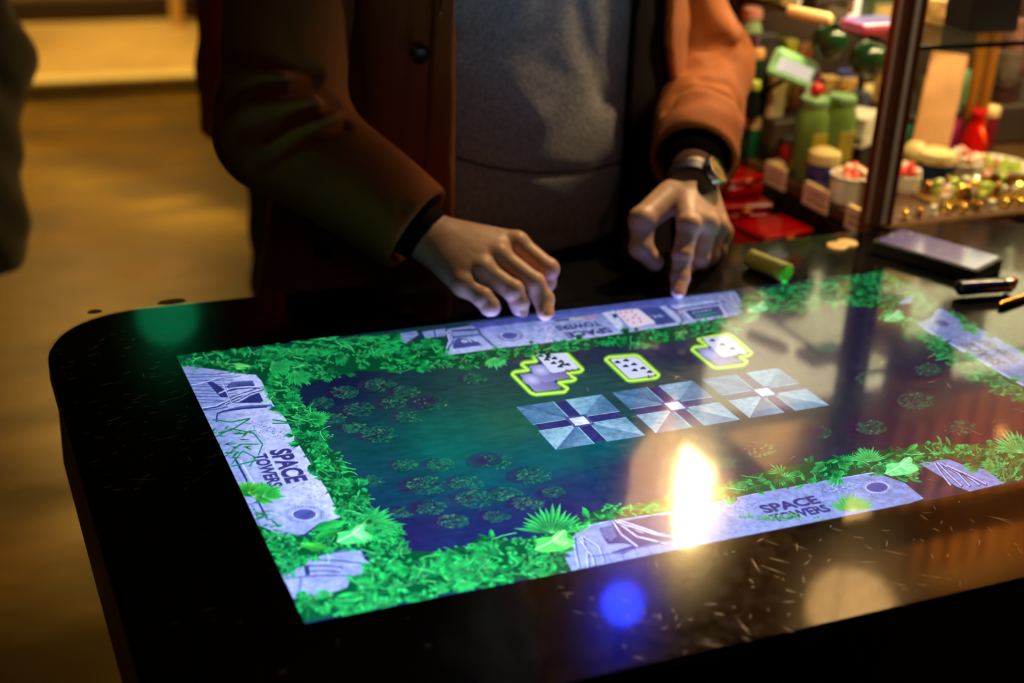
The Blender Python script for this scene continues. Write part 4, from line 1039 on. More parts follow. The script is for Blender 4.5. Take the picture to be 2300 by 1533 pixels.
v, f = surface_nets(fsw, (.29, .72, .84), (.80, 1.12, 1.56), .0048)
np_mesh('sweatshirt', v, f, GREY, person, loc=PL)

sp = [p - PL + V3((0, -.0012, .0004)) for p in carve_list(fsw, [(1024, 353), (1050, 362), (1080, 371), (1115, 378), (1150, 384), (1190, 387), (1230, 388), (1270, 386), (1310, 383), (1345, 377), (1380, 367), (1410, 354)], 0)]
MB().tube(sp, .0017, 6).build('hem_seam', mat('dark_thread', (70, 62, 56), .9), person)
# --- parka body: a shell open at the front
def fpk0(P):
    x = P[..., 0]; z = P[..., 2]
    flare = np.clip((1.15 - z) / .45, 0, 1)
    aL = .285 + .085 * flare; aR = .275 + .05 * flare
    a = np.where(x < CX, aL, aR) * (1 - .24 * np.clip((z - 1.18) / .25, 0, 1))
    u = (x - CX) / a; y = (P[..., 1] - CY - .005) / .185
    r = (np.abs(u) ** 2.4 + np.abs(y) ** 2.4) ** (1 / 2.4)
    d = (r - 1) * .185
    d = smax(d, z - 1.43, .05)
    return smin(d, sd_cone(P, (CX - .17, CY + .005, 1.39), (CX + .15, CY + .005, 1.39), .096, .096), .06)
def fpk(P, creased=True):
    x, y, z = P[..., 0], P[..., 1], P[..., 2]
    d = fpk0(P)
    if creased: d = creases(P, d, pk_cr)
    d = d + .0018 * np.sin(x * 45 + z * 12) * np.sin(z * 30 + x * 9)
    sh = np.abs(d + .008) - .008                   # 16 mm of padded cloth
    wL = .410 + .012 * (1.2 - z); wR = .728 + .32 * np.clip(1.16 - z, 0, .28)
    op = np.maximum(np.maximum(wL - x, x - wR), y - CY)        # negative inside the opening
    sh = smax(sh, -op, .010)
    sh = smax(sh, .64 - z, .008); sh = smax(sh, .085 - np.sqrt((x - CX) ** 2 + (y - CY + .02) ** 2) - .3 * np.clip(1.44 - z, 0, 1), .006)
    return sh
pk_cr = []
def fpk_s(P): return fpk(P, False)
pk_cr = [(carve_list(fpk_s, [(958, 0), (950, 120), (940, 260), (930, 380)], 0), .0030, .0035),
         (carve_list(fpk_s, [(910, 0), (908, 120), (900, 260), (892, 360)], 0), .0045, .0035),
         (carve_list(fpk_s, [(772, 0), (778, 120), (790, 240)], 0), .016, .014),
         (carve_list(fpk_s, [(620, 440), (612, 540), (600, 660)], 0), .007, .006),
         (carve_list(fpk_s, [(700, 470), (690, 560), (700, 640)], 0), .010, .005),
         (carve_list(fpk_s, [(860, 560), (800, 600), (745, 650)], 0), .010, .006)]
v, f = surface_nets(fpk, (.10, .70, .60), (.88, 1.16, 1.54), .0062)
parka = np_mesh('parka', v, f, PARKA, person, loc=PL); parka['label'] = 'open rust-brown parka'
# sleeves: part of the parka, sculpted with the creases the cloth shows
def sleeve0(P, sh, el, wr, r):
    d = sd_cone(P, sh, el, r[0], r[1]); d = smin(d, sd_cone(P, el, wr, r[1], r[2]), .035); return d
RC = lerp(RW, elR, .13) ; RCuff = RW + (elR - RW) / np.linalg.norm(elR - RW) * .016
def fsr0(P): return sleeve0(P, shR, elR, RCuff, (.088, .076, .059))
def cutend(P, d, c, n, k=.006): return smax(d, (P - c) @ n, k)
nR = (RW - elR) / np.linalg.norm(RW - elR)
sr_cr = [(carve_list(fsr0, p, 0), r, dp) for p, r, dp in (
    ([(515, 138), (560, 138), (613, 144), (670, 156), (708, 170)], .009, .010),
    ([(500, 240), (545, 218), (592, 196), (640, 188), (700, 186)], .007, .012),
    ([(592, 211), (650, 209), (704, 209), (751, 232)], .007, .007),
    ([(568, 382), (620, 345), (674, 312), (725, 292), (773, 280)], .007, .013),
    ([(660, 262), (700, 250), (735, 246)], .007, .008),
    ([(600, 300), (630, 280), (665, 262), (700, 252)], .009, .007),
    ([(530, 300), (560, 280), (590, 270)], .012, .006),
    ([(520, 175), (570, 168), (640, 172)], .014, -.008),
    ([(550, 250), (620, 232), (700, 225)], .013, -.008),
    ([(600, 330), (660, 290), (740, 262)], .012, -.006),
    ([(640, 455), (720, 510), (800, 560)], .010, .004),
    ([(905, 470), (935, 500), (950, 530)], .008, .003))]
def fsr(P):
    d = creases(P, fsr0(P), sr_cr)
    d = d + .0015 * np.sin(P[..., 0] * 60 + P[..., 2] * 40) * np.sin(P[..., 2] * 55)
    d = cutend(P, d, RCuff, nR)
    tube = sd_cone(P, RCuff - nR * .05, RCuff + nR * .05, .050, .050)
    return smax(d, -tube, .004)
v, f = surface_nets(fsr, (.03, .52, .93), (.42, 1.05, 1.50), .0043)
slv = np_mesh('sleeve', v, f, PARKA, parka)
slv.data.transform(Matrix.Translation([-a for a in PL])); slv['label'] = 'shaded sleeve'
LCuff = LW + (elL - LW) / np.linalg.norm(elL - LW) * .052
nL = (LW - elL) / np.linalg.norm(LW - elL)
def fsl0(P): return sleeve0(P, shL, elL, LCuff, (.062, .066, .060))
sl_cr = [(carve_list(fsl0, p, 0), r, dp) for p, r, dp in (
    ([(1500, 240), (1525, 210), (1565, 192), (1610, 205), (1645, 225), (1668, 245)], .008, .014),
    ([(1575, 178), (1612, 182), (1642, 190), (1665, 232)], .006, .010),
    ([(1545, 150), (1590, 138), (1640, 120), (1675, 95)], .010, .012),
    ([(1530, 95), (1580, 100), (1625, 95)], .010, .008),
    ([(1560, 10), (1570, 60), (1580, 90)], .012, .010),
    ([(1520, 225), (1560, 208), (1600, 215), (1640, 238)], .014, -.006),
    ([(1625, 60), (1650, 90)], .018, -.008),
    ([(1540, 260), (1600, 250), (1650, 270)], .020, -.004))]
def fsl(P):
    d = creases(P, fsl0(P), sl_cr)
    d = d + .0012 * np.sin(P[..., 0] * 60 + P[..., 2] * 40) * np.sin(P[..., 2] * 55)
    d = cutend(P, d, LCuff, nL)
    tube = sd_cone(P, LCuff - nL * .06, LCuff + nL * .05, .051, .051)
    return smax(d, -tube, .004)
v, f = surface_nets(fsl, (.58, .56, .93), (.99, 1.05, 1.50), .0043)
slv = np_mesh('sleeve', v, f, PARKA, parka)
slv.data.transform(Matrix.Translation([-a for a in PL])); slv['label'] = 'sleeve lit orange by the shop lamps'
# dark knitted inner cuffs
for c, n, wr, nm in ((RCuff, nR, RW, 0), (LCuff, nL, LW, 1)):
    def fc(P):
        d = sd_cone(P, c - n * .045, c + n * (.020 if nm == 0 else .016), .046, .034)
        ang = sd_cone(P, c - n * .06, c + n * .06, .030, .029)
        return smax(cutend(P, d, c + n * (.018 if nm == 0 else .014), n, .004), -ang, .003)
    v, f = surface_nets(fc, c - .08, c + .08, .0035)
    kc = np_mesh('inner_cuff', v, f, LINING, parka); kc.data.transform(Matrix.Translation([-a for a in PL]))
def on_cloth(fn, px, py, lift=0.0):
    h = trace(fn, px, py); 
    if h is None: return None, None
    e = 1e-3; g = np.array([float(fn((h + e * np.eye(3)[i])[None])[0] - fn((h - e * np.eye(3)[i])[None])[0]) for i in range(3)])
    g /= np.linalg.norm(g); return h + g * lift - PL, g
def button(px, py, r, m, fn=fpk):
    h, g = on_cloth(fn, px, py, .001)
    if h is None: return
    q = Vector(g).to_track_quat('Z', 'Y').to_matrix()
    MB().lathe([(r * .2, 0), (r * .9, 0), (r, .0015), (r, .003), (r * .8, .0045), (r * .7, .0035), (.0004, .0035)], c=h, n=18, rot=q).build('button', m, parka, smooth=40)
BTN = mat('black_button', (8, 8, 8), .35)
button(941, 122, .0125, BTN); button(730, 563, .0105, BTN); button(1478, 141, .0028, mat('brass_snap', (230, 170, 90), .25, .9))
# zip teeth along the dark panel's edge
zb = MB(); last = None
for k in range(64):
    y = 2 + k * 6.2; x = 976 - .045 * y
    h, g = on_cloth(fpk, x, y, .0012)
    if h is None: continue
    zb.box(h, (.0055, .003, .0021), .0005)
z_ = zb.build('zip_teeth', mat('copper_zip', (150, 70, 30), .35, .7), parka); z_['kind'] = 'stuff'
pts = [on_cloth(fpk, 990 - .03 * y, y, .001)[0] for y in (2, 20, 40)]
pts = [p for p in pts if p is not None]
if len(pts) > 1: MB().tube(pts, .0016, 6).build('zip_pull', mat('brass', (150, 110, 50), .4, .9), parka, smooth=True)
# lining showing at the brightly lit side
def flin(P):
    d = fpk0(P) + .022; sh = np.abs(d) - .0065; x, y, z = P[..., 0], P[..., 1], P[..., 2]
    sh = smax(sh, -np.maximum(np.maximum(.402 - x, x - .668), y - CY), .006); sh = smax(sh, .66 - z, .006); return smax(sh, z - 1.34, .01)
v, f = surface_nets(flin, (.12, .70, .63), (.90, 1.14, 1.43), .0065)
np_mesh('lining', v, f, LINING, parka).data.transform(Matrix.Translation([-a for a in PL]))
# hood hanging at the back
def fhood(P):
    d = sd_ell(P, (CX, CY + .11, 1.44), (.17, .10, .10)); return smax(d, -sd_ell(P, (CX, CY + .06, 1.50), (.13, .09, .10)), .02)
v, f = surface_nets(fhood, (.33, .90, 1.31), (.75, 1.18, 1.58), .01)
np_mesh('hood', v, f, PARKA, parka).data.transform(Matrix.Translation([-a for a in PL]))
# trousers and shoes (under the table)
def ftr(P):
    d = sd_ell(P, (CX, CY + .01, .93), (.19, .135, .11))
    for s in (-1, 1):
        hip = (CX + s * .095, CY, .90); kn = (CX + s * .11, CY - .02, .50); an = (CX + s * .12, CY + .03, .12)
        d = smin(d, sd_cone(P, hip, kn, .098, .072), .04); d = smin(d, sd_cone(P, kn, an, .072, .058), .02)
    return smax(smax(d, .09 - P[..., 2], .01), P[..., 2] - .98, .01) + .003 * np.sin(P[..., 2] * 60 + P[..., 0] * 40)
v, f = surface_nets(ftr, (.30, .72, .06), (.80, 1.10, 1.02), .011)
np_mesh('trousers', v, f, cloth('black_denim', (22, 22, 26), .85), person, loc=PL)
for s in (-1, 1):
    an = V3((CX + s * .12, CY + .03, 0))
    def fsh(P):
        d = sd_cone(P, an + V3((0, .03, .05)), an + V3((s * .02, -.17, .036)), .044, .040)
        d = smin(d, sd_cone(P, an + V3((0, 0, .06)), an + V3((0, 0, .12)), .045, .045), .02)
        return smax(d, .004 - P[..., 2], .004)
    v, f = surface_nets(fsh, an - V3((.10, .25, .02)), an + V3((.10, .12, .16)), .008)
    np_mesh('shoe', v, f, mat('dark_leather', (26, 20, 16), .4), person, loc=PL)
# --- wristwatch on the pointing arm
wt = empty('wristwatch', (0, 0, 0)); wt.parent = person; wt['label'] = 'steel wristwatch with a pale dial on a dark strap'
wc = LW + (elL - LW) / np.linalg.norm(elL - LW) * (-.002)
wn = Lback * .9 + V3((.75, 0, .12)); wn -= nL * (wn @ nL); wn /= np.linalg.norm(wn); ws = np.cross(nL, wn)
MR = Matrix([[ws[i], nL[i], wn[i]] for i in range(3)])
if MR.determinant() < 0: MR = Matrix([[-ws[i], nL[i], wn[i]] for i in range(3)])
wc_l = Vector([float(a) for a in (wc - PL)])
# strap: an oval band
sb_ = MB(); P = []; F = []; n_ = 40
for i in range(n_):
    a = 2 * PI * i / n_
    for (w_, r_) in ((-.010, .0), (-.009, .0028), (.009, .0028), (.010, .0)):
        rr = .0315 + r_; P.append(wc_l + MR @ Vector((math.cos(a) * rr * 1.02, w_, math.sin(a) * rr)))
for i in range(n_):
    k = (i + 1) % n_
    for j in range(4): F.append((i * 4 + j, i * 4 + (j + 1) % 4, k * 4 + (j + 1) % 4, k * 4 + j))
sb_.poly(P, F); sb_.build('strap', mat('black_strap', (16, 14, 14), .5), wt, smooth=40)
wp = wc_l + MR @ Vector((0, 0, .033))
MB().lathe([(.016, -.001), (.0205, .001), (.0212, .006), (.0195, .0095), (.0172, .0098), (.0168, .0082)], c=wp, n=36, rot=MR, caps=False).build('watch_case', mat('brushed_steel', (190, 180, 170), .22, .95), wt, smooth=40)
MB().lathe([(.0170, .0078), (.0004, .0080)], c=wp, n=36, rot=MR, caps=False).build('dial', mat('cream_dial', (206, 150, 84), .4), wt)
MB().lathe([(.0171, .0092), (.012, .0102), (.0004, .0106)], c=wp, n=36, rot=MR, caps=False).build('crystal', thin_glass('watch_crystal'), wt, smooth=True)
hb = MB()
for a, l in ((.6, .011), (2.5, .008)):
    hb.box(wp + MR @ Vector((math.cos(a) * l / 2, math.sin(a) * l / 2, .0088)), (l, .0012, .0004), rot=MR @ Matrix.Rotation(a, 3, 'Z'))
hb.build('hands', mat('dark_hand', (30, 24, 20), .4), wt)
MB().lathe([(.0025, 0), (.003, .001), (.003, .004), (.002, .005)], c=wp + MR @ Vector((0, .0205, .004)), n=14, rot=MR @ Matrix.Rotation(-PI / 2, 3, 'X')).build('crown', mat('brushed_steel', (190, 180, 170), .22, .95), wt, smooth=40)

# ================================================================ BYSTANDERS
def bystander(label, ox, oy, face, coat, leg, el_off, coat_hem, arm_side, coat_m, leg_m, hair_m):
    """a standing figure in a coat; face = heading angle, body built as one distance field"""
    root = empty('person', (ox, oy, 0), label, 'person', rot=(0, 0, face))
    def loc(P): return P
    def fb_(P):
        d = sd_ell(P, (0, 0, 1.2), (.17, .11, .28)); d = smin(d, sd_ell(P, (0, 0, .97), (.16, .11, .14)), .05)
        d = smin(d, sd_cone(P, (-.12, 0, 1.40), (.12, 0, 1.40), .055, .055), .05); d = smin(d, sd_cone(P, (0, 0, 1.4), (0, -.02, 1.55), .055, .05), .02)
        d = smin(d, sd_ell(P, (0, -.02, 1.64), (.075, .092, .115)), .03); d = smin(d, sd_cone(P, (0, -.10, 1.65), (0, -.122, 1.615), .010, .013), .012)
        d = smin(d, sd_ell(P, (0, -.06, 1.55), (.045, .04, .04)), .03)
        for s in (-1, 1):
            sh = V3((s * .18, 0, 1.37)); el = V3((s * el_off[0], el_off[1], el_off[2])); wr = V3((s * (el_off[0] - .11), el_off[1] - .10, el_off[2] - .16))
            d = smin(d, sd_cone(P, sh, el, .045, .038), .03); d = smin(d, sd_cone(P, el, wr, .036, .026), .02)
            d = smin(d, sd_ell(P, (0 + s * .078, -.02, 1.63), (.008, .02, .03)), .005)
            h0 = wr + V3((0, -.03, -.02)); d = smin(d, sd_ell(P, h0, (.03, .045, .024)), .015)
            for k in range(4): d = smin(d, sd_cone(P, h0 + V3(((k - 1.5) * .015, -.02, 0)), h0 + V3(((k - 1.5) * .017, -.09 + abs(k - 1.3) * .01, -.03)), .009, .007), .004)
            d = smin(d, sd_cone(P, h0 + V3((-s * .02, .0, 0)), h0 + V3((-s * .05, -.04, -.015)), .010, .008), .006)
            d = smin(d, sd_cone(P, (s * .09, 0, .92), (s * .10, 0, .50), .08, .055), .03); d = smin(d, sd_cone(P, (s * .10, 0, .50), (s * .10, .02, .09), .053, .036), .02)
            d = smin(d, sd_cone(P, (s * .10, .04, .045), (s * .12, -.14, .035), .035, .03), .02)
        return d
    v, f = surface_nets(fb_, (-.48, -.45, -.01), (.48, .25, 1.80), .013)
    np_mesh('body', v, f, SKIN, root, np.tile(np.array([.5, .29, .2]), (len(v), 1)))
    def fc_(P):
        z = P[..., 2]
        w = .235 + (.12 if coat_hem < .7 else .04) * np.clip((1.15 - z) / .3, 0, 1)
        x = P[..., 0] / w; y = P[..., 1] / .17; d = ((np.abs(x) ** 2.3 + np.abs(y) ** 2.3) ** (1 / 2.3) - 1) * .17
        d = smax(smax(d, coat_hem - z, .02), z - 1.47, .05)
        for s in (-1, 1):
            sh = V3((s * .19, 0, 1.37)); el = V3((s * el_off[0], el_off[1], el_off[2])); wr = V3((s * (el_off[0] - .12), el_off[1] - .11, el_off[2] - .19))
            d = smin(d, sd_cone(P, sh, el, .08, .07), .03); d = smin(d, sd_cone(P, el, wr, .07, .055), .03)
        return d + .004 * np.sin(P[..., 2] * 45 + P[..., 0] * 30) * np.sin(P[..., 0] * 35 + P[..., 1] * 20)
    v, f = surface_nets(fc_, (-.52, -.42, coat_hem - .05), (.52, .27, 1.52), .012)
    np_mesh('coat', v, f, coat_m, root)
    def fl_(P):
        d = None
        for s in (-1, 1):
            g = smin(sd_cone(P, (s * .09, 0, .95), (s * .10, 0, .50), .105, .080), sd_cone(P, (s * .10, 0, .50), (s * .10, .02, .10), .080, .060), .02)
            d = g if d is None else smin(d, g, .03)
        return smax(d, .08 - P[..., 2], .01) + .003 * np.sin(P[..., 2] * 50)
    v, f = surface_nets(fl_, (-.24, -.15, .05), (.24, .15, 1.06), .012); np_mesh('trousers', v, f, leg_m, root)
    for s in (-1, 1):
        def fs_(P): return smax(sd_cone(P, (s * .10, .05, .05), (s * .12, -.16, .04), .045, .042), .004 - P[..., 2], .004)
        v, f = surface_nets(fs_, (s * .11 - .09, -.23, -.01), (s * .11 + .09, .12, .12), .01); np_mesh('shoe', v, f, mat('dark_leather', (26, 20, 16), .4), root)
    def fh_(P): return smax(sd_ell(P, (0, 0, 1.67), (.085, .10, .105)), -(P[..., 1] + .07) * .8 - (P[..., 2] - 1.66) * .6, .02) + .003 * np.sin(P[..., 0] * 150) * np.sin(P[..., 2] * 120)
    v, f = surface_nets(fh_, (-.12, -.13, 1.53), (.12, .13, 1.80), .01); np_mesh('hair', v, f, hair_m, root)
    return root
HM = mat('dark_hair', (38, 24, 14), .55)
q = at(100, 170, Y=1.75)
bystander('bystander in a dark green coat at the edge of the picture by the doorway', float(q[0]) - .40, 1.80, .15, None, None, (.33, .02, float(q[2])), .55, 1, cloth('dark_green_coat', (8, 26, 14), .85, scale=6), cloth('black_denim', (22, 22, 26), .85), HM)
q = at(466, 225, Y=1.70)
bystander('bystander in an orange jacket standing half hidden behind the player in the parka', float(q[0]) + .265, 1.75, .1, None, None, (.19, .02, .95), .80, 1, cloth('orange_jacket_cloth', (176, 66, 14), .8, scale=6), cloth('dark_green_trousers', (38, 46, 22), .85), HM)

# ================================================================ THE DISPLAY CABINET behind the table
CX0, CX1, CY0, CY1, DZ, TOPZ = 1.06, 2.05, .70, 1.16, .90, 1.46
cab = empty('display_cabinet', (1.55, .93, 0), 'countertop display cabinet with brown metal posts and a glass shelf, crammed with small goods', 'cabinet')
BRN = mat('brown_anodised_metal', (92, 52, 34), .38, .75, var=.08)
def cb(name, m, c, s, bev=.002, label=None):
    o = MB().box(c, s, bev).build(name, m, cab, world=True)
    if label: o['label'] = label
    return o
cb('cabinet_base', mat('black_laminate', (13, 11, 10), .35), (1.555, .935, .435), (.985, .45, .87))
cb('deck', mat('amber_deck', (74, 48, 28), .35, var=.3, scale=30), (1.555, .93, .886), (.99, .46, .022), .003)
cb('deck_edge', mat('gold_trim', (210, 160, 80), .25, .9), (1.555, .6985, .8895), (.99, .004, .012), .001)
for x, y in ((CX0, CY0), (CX0, CY1), (CX1, CY0), (CX1, CY1)):
    b = MB().box((x, y, (DZ + TOPZ) / 2), (.040, .034, TOPZ - DZ), .004)
    o = b.build('corner_post', BRN, cab, world=True)
MB().box((CX0 - .0205, CY0 - .006, 1.175), (.0012, .007, .54)).build('post_seam', mat('grey_gasket', (120, 112, 106), .5), cab, world=True)
MB().box((CX0 + .0, CY0 - .0175, 1.175), (.008, .0012, .54)).build('post_seam', mat('grey_gasket', (120, 112, 106), .5), cab, world=True)
for c, s in (((1.555, CY0, TOPZ + .01), (1.02, .03, .022)), ((1.555, CY1, TOPZ + .01), (1.02, .03, .022)), ((CX0, .93, TOPZ + .01), (.034, .46, .022)), ((CX1, .93, TOPZ + .01), (.034, .46, .022))):
    cb('top_rail', BRN, c, s)
PANE = thin_glass('cabinet_pane', (250, 252, 248), .02)
cb('glass_shelf', thin_glass('shelf_glass', (246, 250, 244), .05), (1.555, .935, 1.1565), (.955, .435, .007), 0)
EDG = mat('green_glass_edge', (16, 34, 18), .2, var=.1)
cb('shelf_edge', EDG, (1.555, .7155, 1.1565), (.955, .0025, .0078), 0); cb('shelf_edge', EDG, (1.0755, .935, 1.1565), (.0025, .435, .0078), 0)
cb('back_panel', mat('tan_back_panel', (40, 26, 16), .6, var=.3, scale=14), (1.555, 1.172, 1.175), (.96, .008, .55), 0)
cb('glass_side', PANE, (CX0 + .004, .93, 1.175), (.003, .43, .54), 0)
cb('glass_front', PANE, (1.555, CY0 + .004, 1.175), (.95, .003, .54), 0)
cb('led_strip', glow('warm_led', (255, 214, 150), 5), (1.555, .722, 1.456), (.90, .008, .004), 0)
cb('added_light_lip', BRN, (1.555, .712, 1.443), (.96, .004, .03), 0); cb('added_light_lip', BRN, (1.077, .93, 1.443), (.004, .42, .03), 0)  # added lips, out of view, keep the strip out of the table's reflection
cb('added_glow_panel', glow('glow_panel_cream', (250, 226, 182), 6.0), (1.555, 1.164, 1.310), (.95, .006, .27), 0)  # added glowing panel, out of view, feeds the warm haze mirrored in the table
l = lamp('AREA', 'cabinet_top_led_light', (1.5, .735, 1.452), 16.0, (1.0, .70, .38), .85); l.data.shape = 'RECTANGLE'; l.data.size_y = .02; l.rotation_euler = (math.radians(22), 0, 0)
# raised step at the back of the deck
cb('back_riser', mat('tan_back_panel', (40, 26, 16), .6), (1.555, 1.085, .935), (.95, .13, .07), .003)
RZ = .971
def at_deck(px, py, z=.8975): return at(px, py, Z=z)
def item(name, label, cat, loc, group=None, rz=0.0): return empty(name, loc, label, cat, group, rot=(0, 0, rz))
CREAM = mat('cream_plastic', (236, 206, 140), .4, var=.08, scale=60)
WHITE = mat('white_plastic', (226, 214, 196), .4, var=.06)
def pot(px, py, r, h, m, label, cat='pot', name='pot', lid=None, group=None, z=.8975, tilt=None):
    q = at_deck(px, py, z); t = item(name, label, cat, q, group)
    if tilt: t.rotation_euler = tilt
    MB().lathe([(r * .86, 0), (r * .95, .003), (r, h * .5), (r * 1.02, h * .96), (r * .98, h), (r * .9, h * .99), (r * .88, h * .6)], n=26).build('body', m, t, smooth=35)
    MB().lathe([(r * 1.03, h * .90), (r * 1.06, h * .92), (r * 1.06, h * .98), (r * 1.03, h)], n=26, caps=False).build('rim', lid or m, t, smooth=35)
    if lid: MB().lathe([(r * 1.05, h), (r * 1.08, h + .004), (r * 1.0, h + .013), (r * .6, h + .018), (.0004, h + .019)], n=26).build('lid', lid, t, smooth=40)
    return t
def sweets(t, r, h, n, cols, label, rad=.0075, name='sweet'):
    """round sweets heaped in a pot, each a thing"""
    c = V3(t.location)
    for k in range(n):
        a = k * 2.4; q = r * .80 * math.sqrt((k + .3) / n); col = cols[k % len(cols)]
        o = MB().lathe([(.001, -rad), (rad * .7, -rad * .7), (rad, 0), (rad * .7, rad * .7), (.001, rad)], n=12).build(name, mat('sweet_%d_%d_%d' % col, col, .35), None, smooth=True)
        o.location = (c[0] + q * math.cos(a), c[1] + q * math.sin(a), c[2] + h + rad * .7 + (.008 if q < r * .45 else 0)); tag(o, label, 'sweet', label.split(' in ')[-1] + ' sweets')
t = pot(1908, 452, .034, .046, WHITE, 'wide white pot of red and white sweets beside the brown corner post'); sweets(t, .034, .040, 14, [(240, 120, 100), (250, 214, 196), (236, 190, 170), (230, 70, 50)], 'round red or white sweet heaped in the wide white pot')
pot(1843, 415, .0255, .042, mat('blue_plastic', (10, 50, 130), .3, var=.05), 'small deep blue pot with a domed cream lid on the deck edge', lid=CREAM)
pot(1907, 362, .0240, .046, mat('green_plastic', (6, 120, 70), .3, var=.05), 'bright green pot with a cream lid in front of the white slips', lid=CREAM, tilt=(0, .16, .3))
pot(1962, 372, .0230, .042, mat('dark_green_plastic', (6, 84, 50), .3), 'dark green pot with a cream lid touching the corner post', lid=CREAM)
pot(1868, 392, .018, .036, mat('mint_plastic', (60, 170, 110), .3), 'mint green pot peeking out behind the deep blue pot')
pot(1820, 372, .016, .040, mat('bottle_green', (10, 52, 24), .25), 'bottle green pot behind the cream oval tin')
pot(1680, 350, .017, .056, mat('dark_green_plastic', (6, 84, 50), .3), 'green tube with a cream cap nearest the lit sleeve', 'tube', 'tube', lid=CREAM)
pot(1719, 352, .015, .060, mat('red_plastic', (170, 16, 18), .3), 'red tube with a pink cap next to the green tube', 'tube', 'tube', lid=mat('pink_plastic', (220, 150, 130), .4))
pot(1755, 345, .014, .050, mat('maroon_plastic', (70, 12, 18), .3), 'maroon tube between the red tube and the tall jars', 'tube', 'tube')
pot(1735, 300, .013, .050, mat('emerald_plastic', (4, 92, 60), .3), 'slim emerald tube with a pale top in the second row', 'tube', 'tube', lid=WHITE)
pot(1768, 296, .012, .048, mat('black_green', (8, 40, 26), .3), 'slim black-green tube beside the slim emerald tube', 'tube', 'tube')
q = at_deck(1745, 384); o = item('oval_tin', 'cream oval tin lying at the deck edge above a price card', 'tin', q, rz=1.1)
MB().lathe([(.019, 0), (.021, .003), (.021, .012), (.018, .015), (.0004, .016)], n=24, squash=.55).build('body', CREAM, o, smooth=40)
JAR = mat('olive_jar', (120, 150, 70), .2, trans=.35, var=.2, scale=8)
for px, py, lab, r in ((1808, 398, 'tall olive green jar with a red stopper, nearer the sleeve', .0265), (1868, 392, 'tall olive green jar without a stopper beside the stoppered one', .0265)):
    q = at_deck(px, py); t = item('jar', lab, 'jar', q); h = .122
    MB().lathe([(r * .9, 0), (r, .004), (r, h * .86), (r * .8, h * .95), (r * .8, h)], n=28).build('body', JAR, t, smooth=35)
    MB().lathe([(r * .86, h), (r * .88, h + .002), (r * .88, h + .010), (r * .8, h + .012)], n=28).build('lid', mat('pale_green_lid', (120, 160, 110), .4), t, smooth=35)
    MB().box((0, -r * .96, h * .45), (r * 1.1, .003, h * .4), .001).build('paper_label', mat('yellow_label', (150, 130, 30), .6), t)
    if px == 1808: MB().lathe([(.004, h + .012), (.010, h + .018), (.011, h + .026), (.006, h + .034), (.0004, h + .036)], n=18).build('stopper', mat('red_glossy', (200, 20, 14), .2), t, smooth=True)
q = at(1893, 200, Y=1.03); o = item('ball', 'small amber ball on a black stem behind the jars', 'ball', (q[0], q[1], RZ)); zz = q[2] - RZ
MB().lathe([(.001, zz - .010), (.0075, zz - .007), (.0105, zz), (.0075, zz + .007), (.001, zz + .010)], n=16).build('globe', mat('amber_plastic', (236, 160, 10), .3), o, smooth=True)
MB().lathe([(.010, 0), (.010, .003), (.003, .004), (.002, zz - .009)], n=12).build('stem', mat('black_metal', (20, 20, 20), .4, .8), o)
# white slips of paper in a small stack
for k in range(6):
    q = at(1930, 300, Y=.965); o = MB().box((0, 0, 0), (.080, .050, .0065), .001).build('paper_pad', WHITE)
    o.location = (q[0] + .002 * math.sin(k * 2), q[1], .8975 + .0445 + .0085 * k + .005); o.rotation_euler = (0, 0, .5 + .22 * math.sin(k * 3.1)); tag(o, 'white paper pad, number %s from the bottom of the stack left of the corner post' % ['one', 'two', 'three', 'four', 'five', 'six'][k], 'pad', 'white paper pads stacked left of the corner post')
q = at(1930, 300, Y=.965); o = item('stand', 'low tan stand under the stack of white pads', 'stand', (q[0], q[1], .8975), rz=.5)
MB().box((0, 0, .022), (.066, .044, .044), .002).build('block', mat('tan_back_panel', (40, 26, 16), .6), o)
# things on the riser
def standing(name, label, cat, px, py, Yd, size, m, rz=0.0, tilt=0.0, z=None, extra=None):
    z = RZ if z is None else z
    q = at(px, py, Y=Yd); t = item(name, label, cat, (q[0], Yd, z), rz=rz); t.rotation_euler = (tilt, 0, rz)
    MB().box((0, 0, size[2] / 2), size, .002).build('body', m, t)
    if extra: extra(t, size)
    return t
def spine(m, nm='spine'):
    return lambda t, s: MB().box((-s[0] / 2 - .001, 0, s[2] / 2), (.004, s[1] * 1.02, s[2] * .98), .0005).build(nm, m, t)
standing('carton', 'black carton with a lilac side, leaning under the glass shelf beside the lit sleeve', 'carton', 1712, 110, 1.07, (.050, .03, .135), mat('black_card', (22, 14, 16), .5), .2, extra=spine(mat('lilac_card', (130, 96, 140), .5)))
standing('bottle_box', 'upright olive yellow carton behind the glowing mint lamp', 'carton', 1768, 120, 1.09, (.026, .025, .120), mat('olive_card', (128, 120, 20), .45), .1)
standing('bottle_box', 'narrow brown and tan carton next to the olive yellow one', 'carton', 1805, 130, 1.10, (.022, .02, .110), mat('brown_card', (96, 52, 18), .5), .1, extra=spine(mat('tan_card', (170, 110, 60), .5)))
standing('carton', 'tan carton filling the row beneath the dark green balls', 'carton', 1880, 190, 1.05, (.060, .03, .062), mat('crumpled_tan', (196, 156, 88), .6, var=.35, scale=40, bump=.6, bscale=60), -.2)
standing('carton', 'small slate blue carton between the tan carton and the post', 'carton', 1932, 200, 1.03, (.030, .03, .040), mat('slate_card', (44, 54, 84), .5), .3)
standing('carton', 'pale patterned carton behind the slate blue one', 'carton', 1965, 190, 1.10, (.060, .02, .075), mat('patterned_card', (176, 136, 84), .5, var=.5, scale=90), 0)
standing('carton', 'red and violet carton low beside the lit sleeve', 'carton', 1672, 245, 1.08, (.034, .03, .050), mat('crimson_card', (150, 24, 40), .45), .2, extra=spine(mat('violet_card', (90, 70, 110), .5), 'side_panel'))
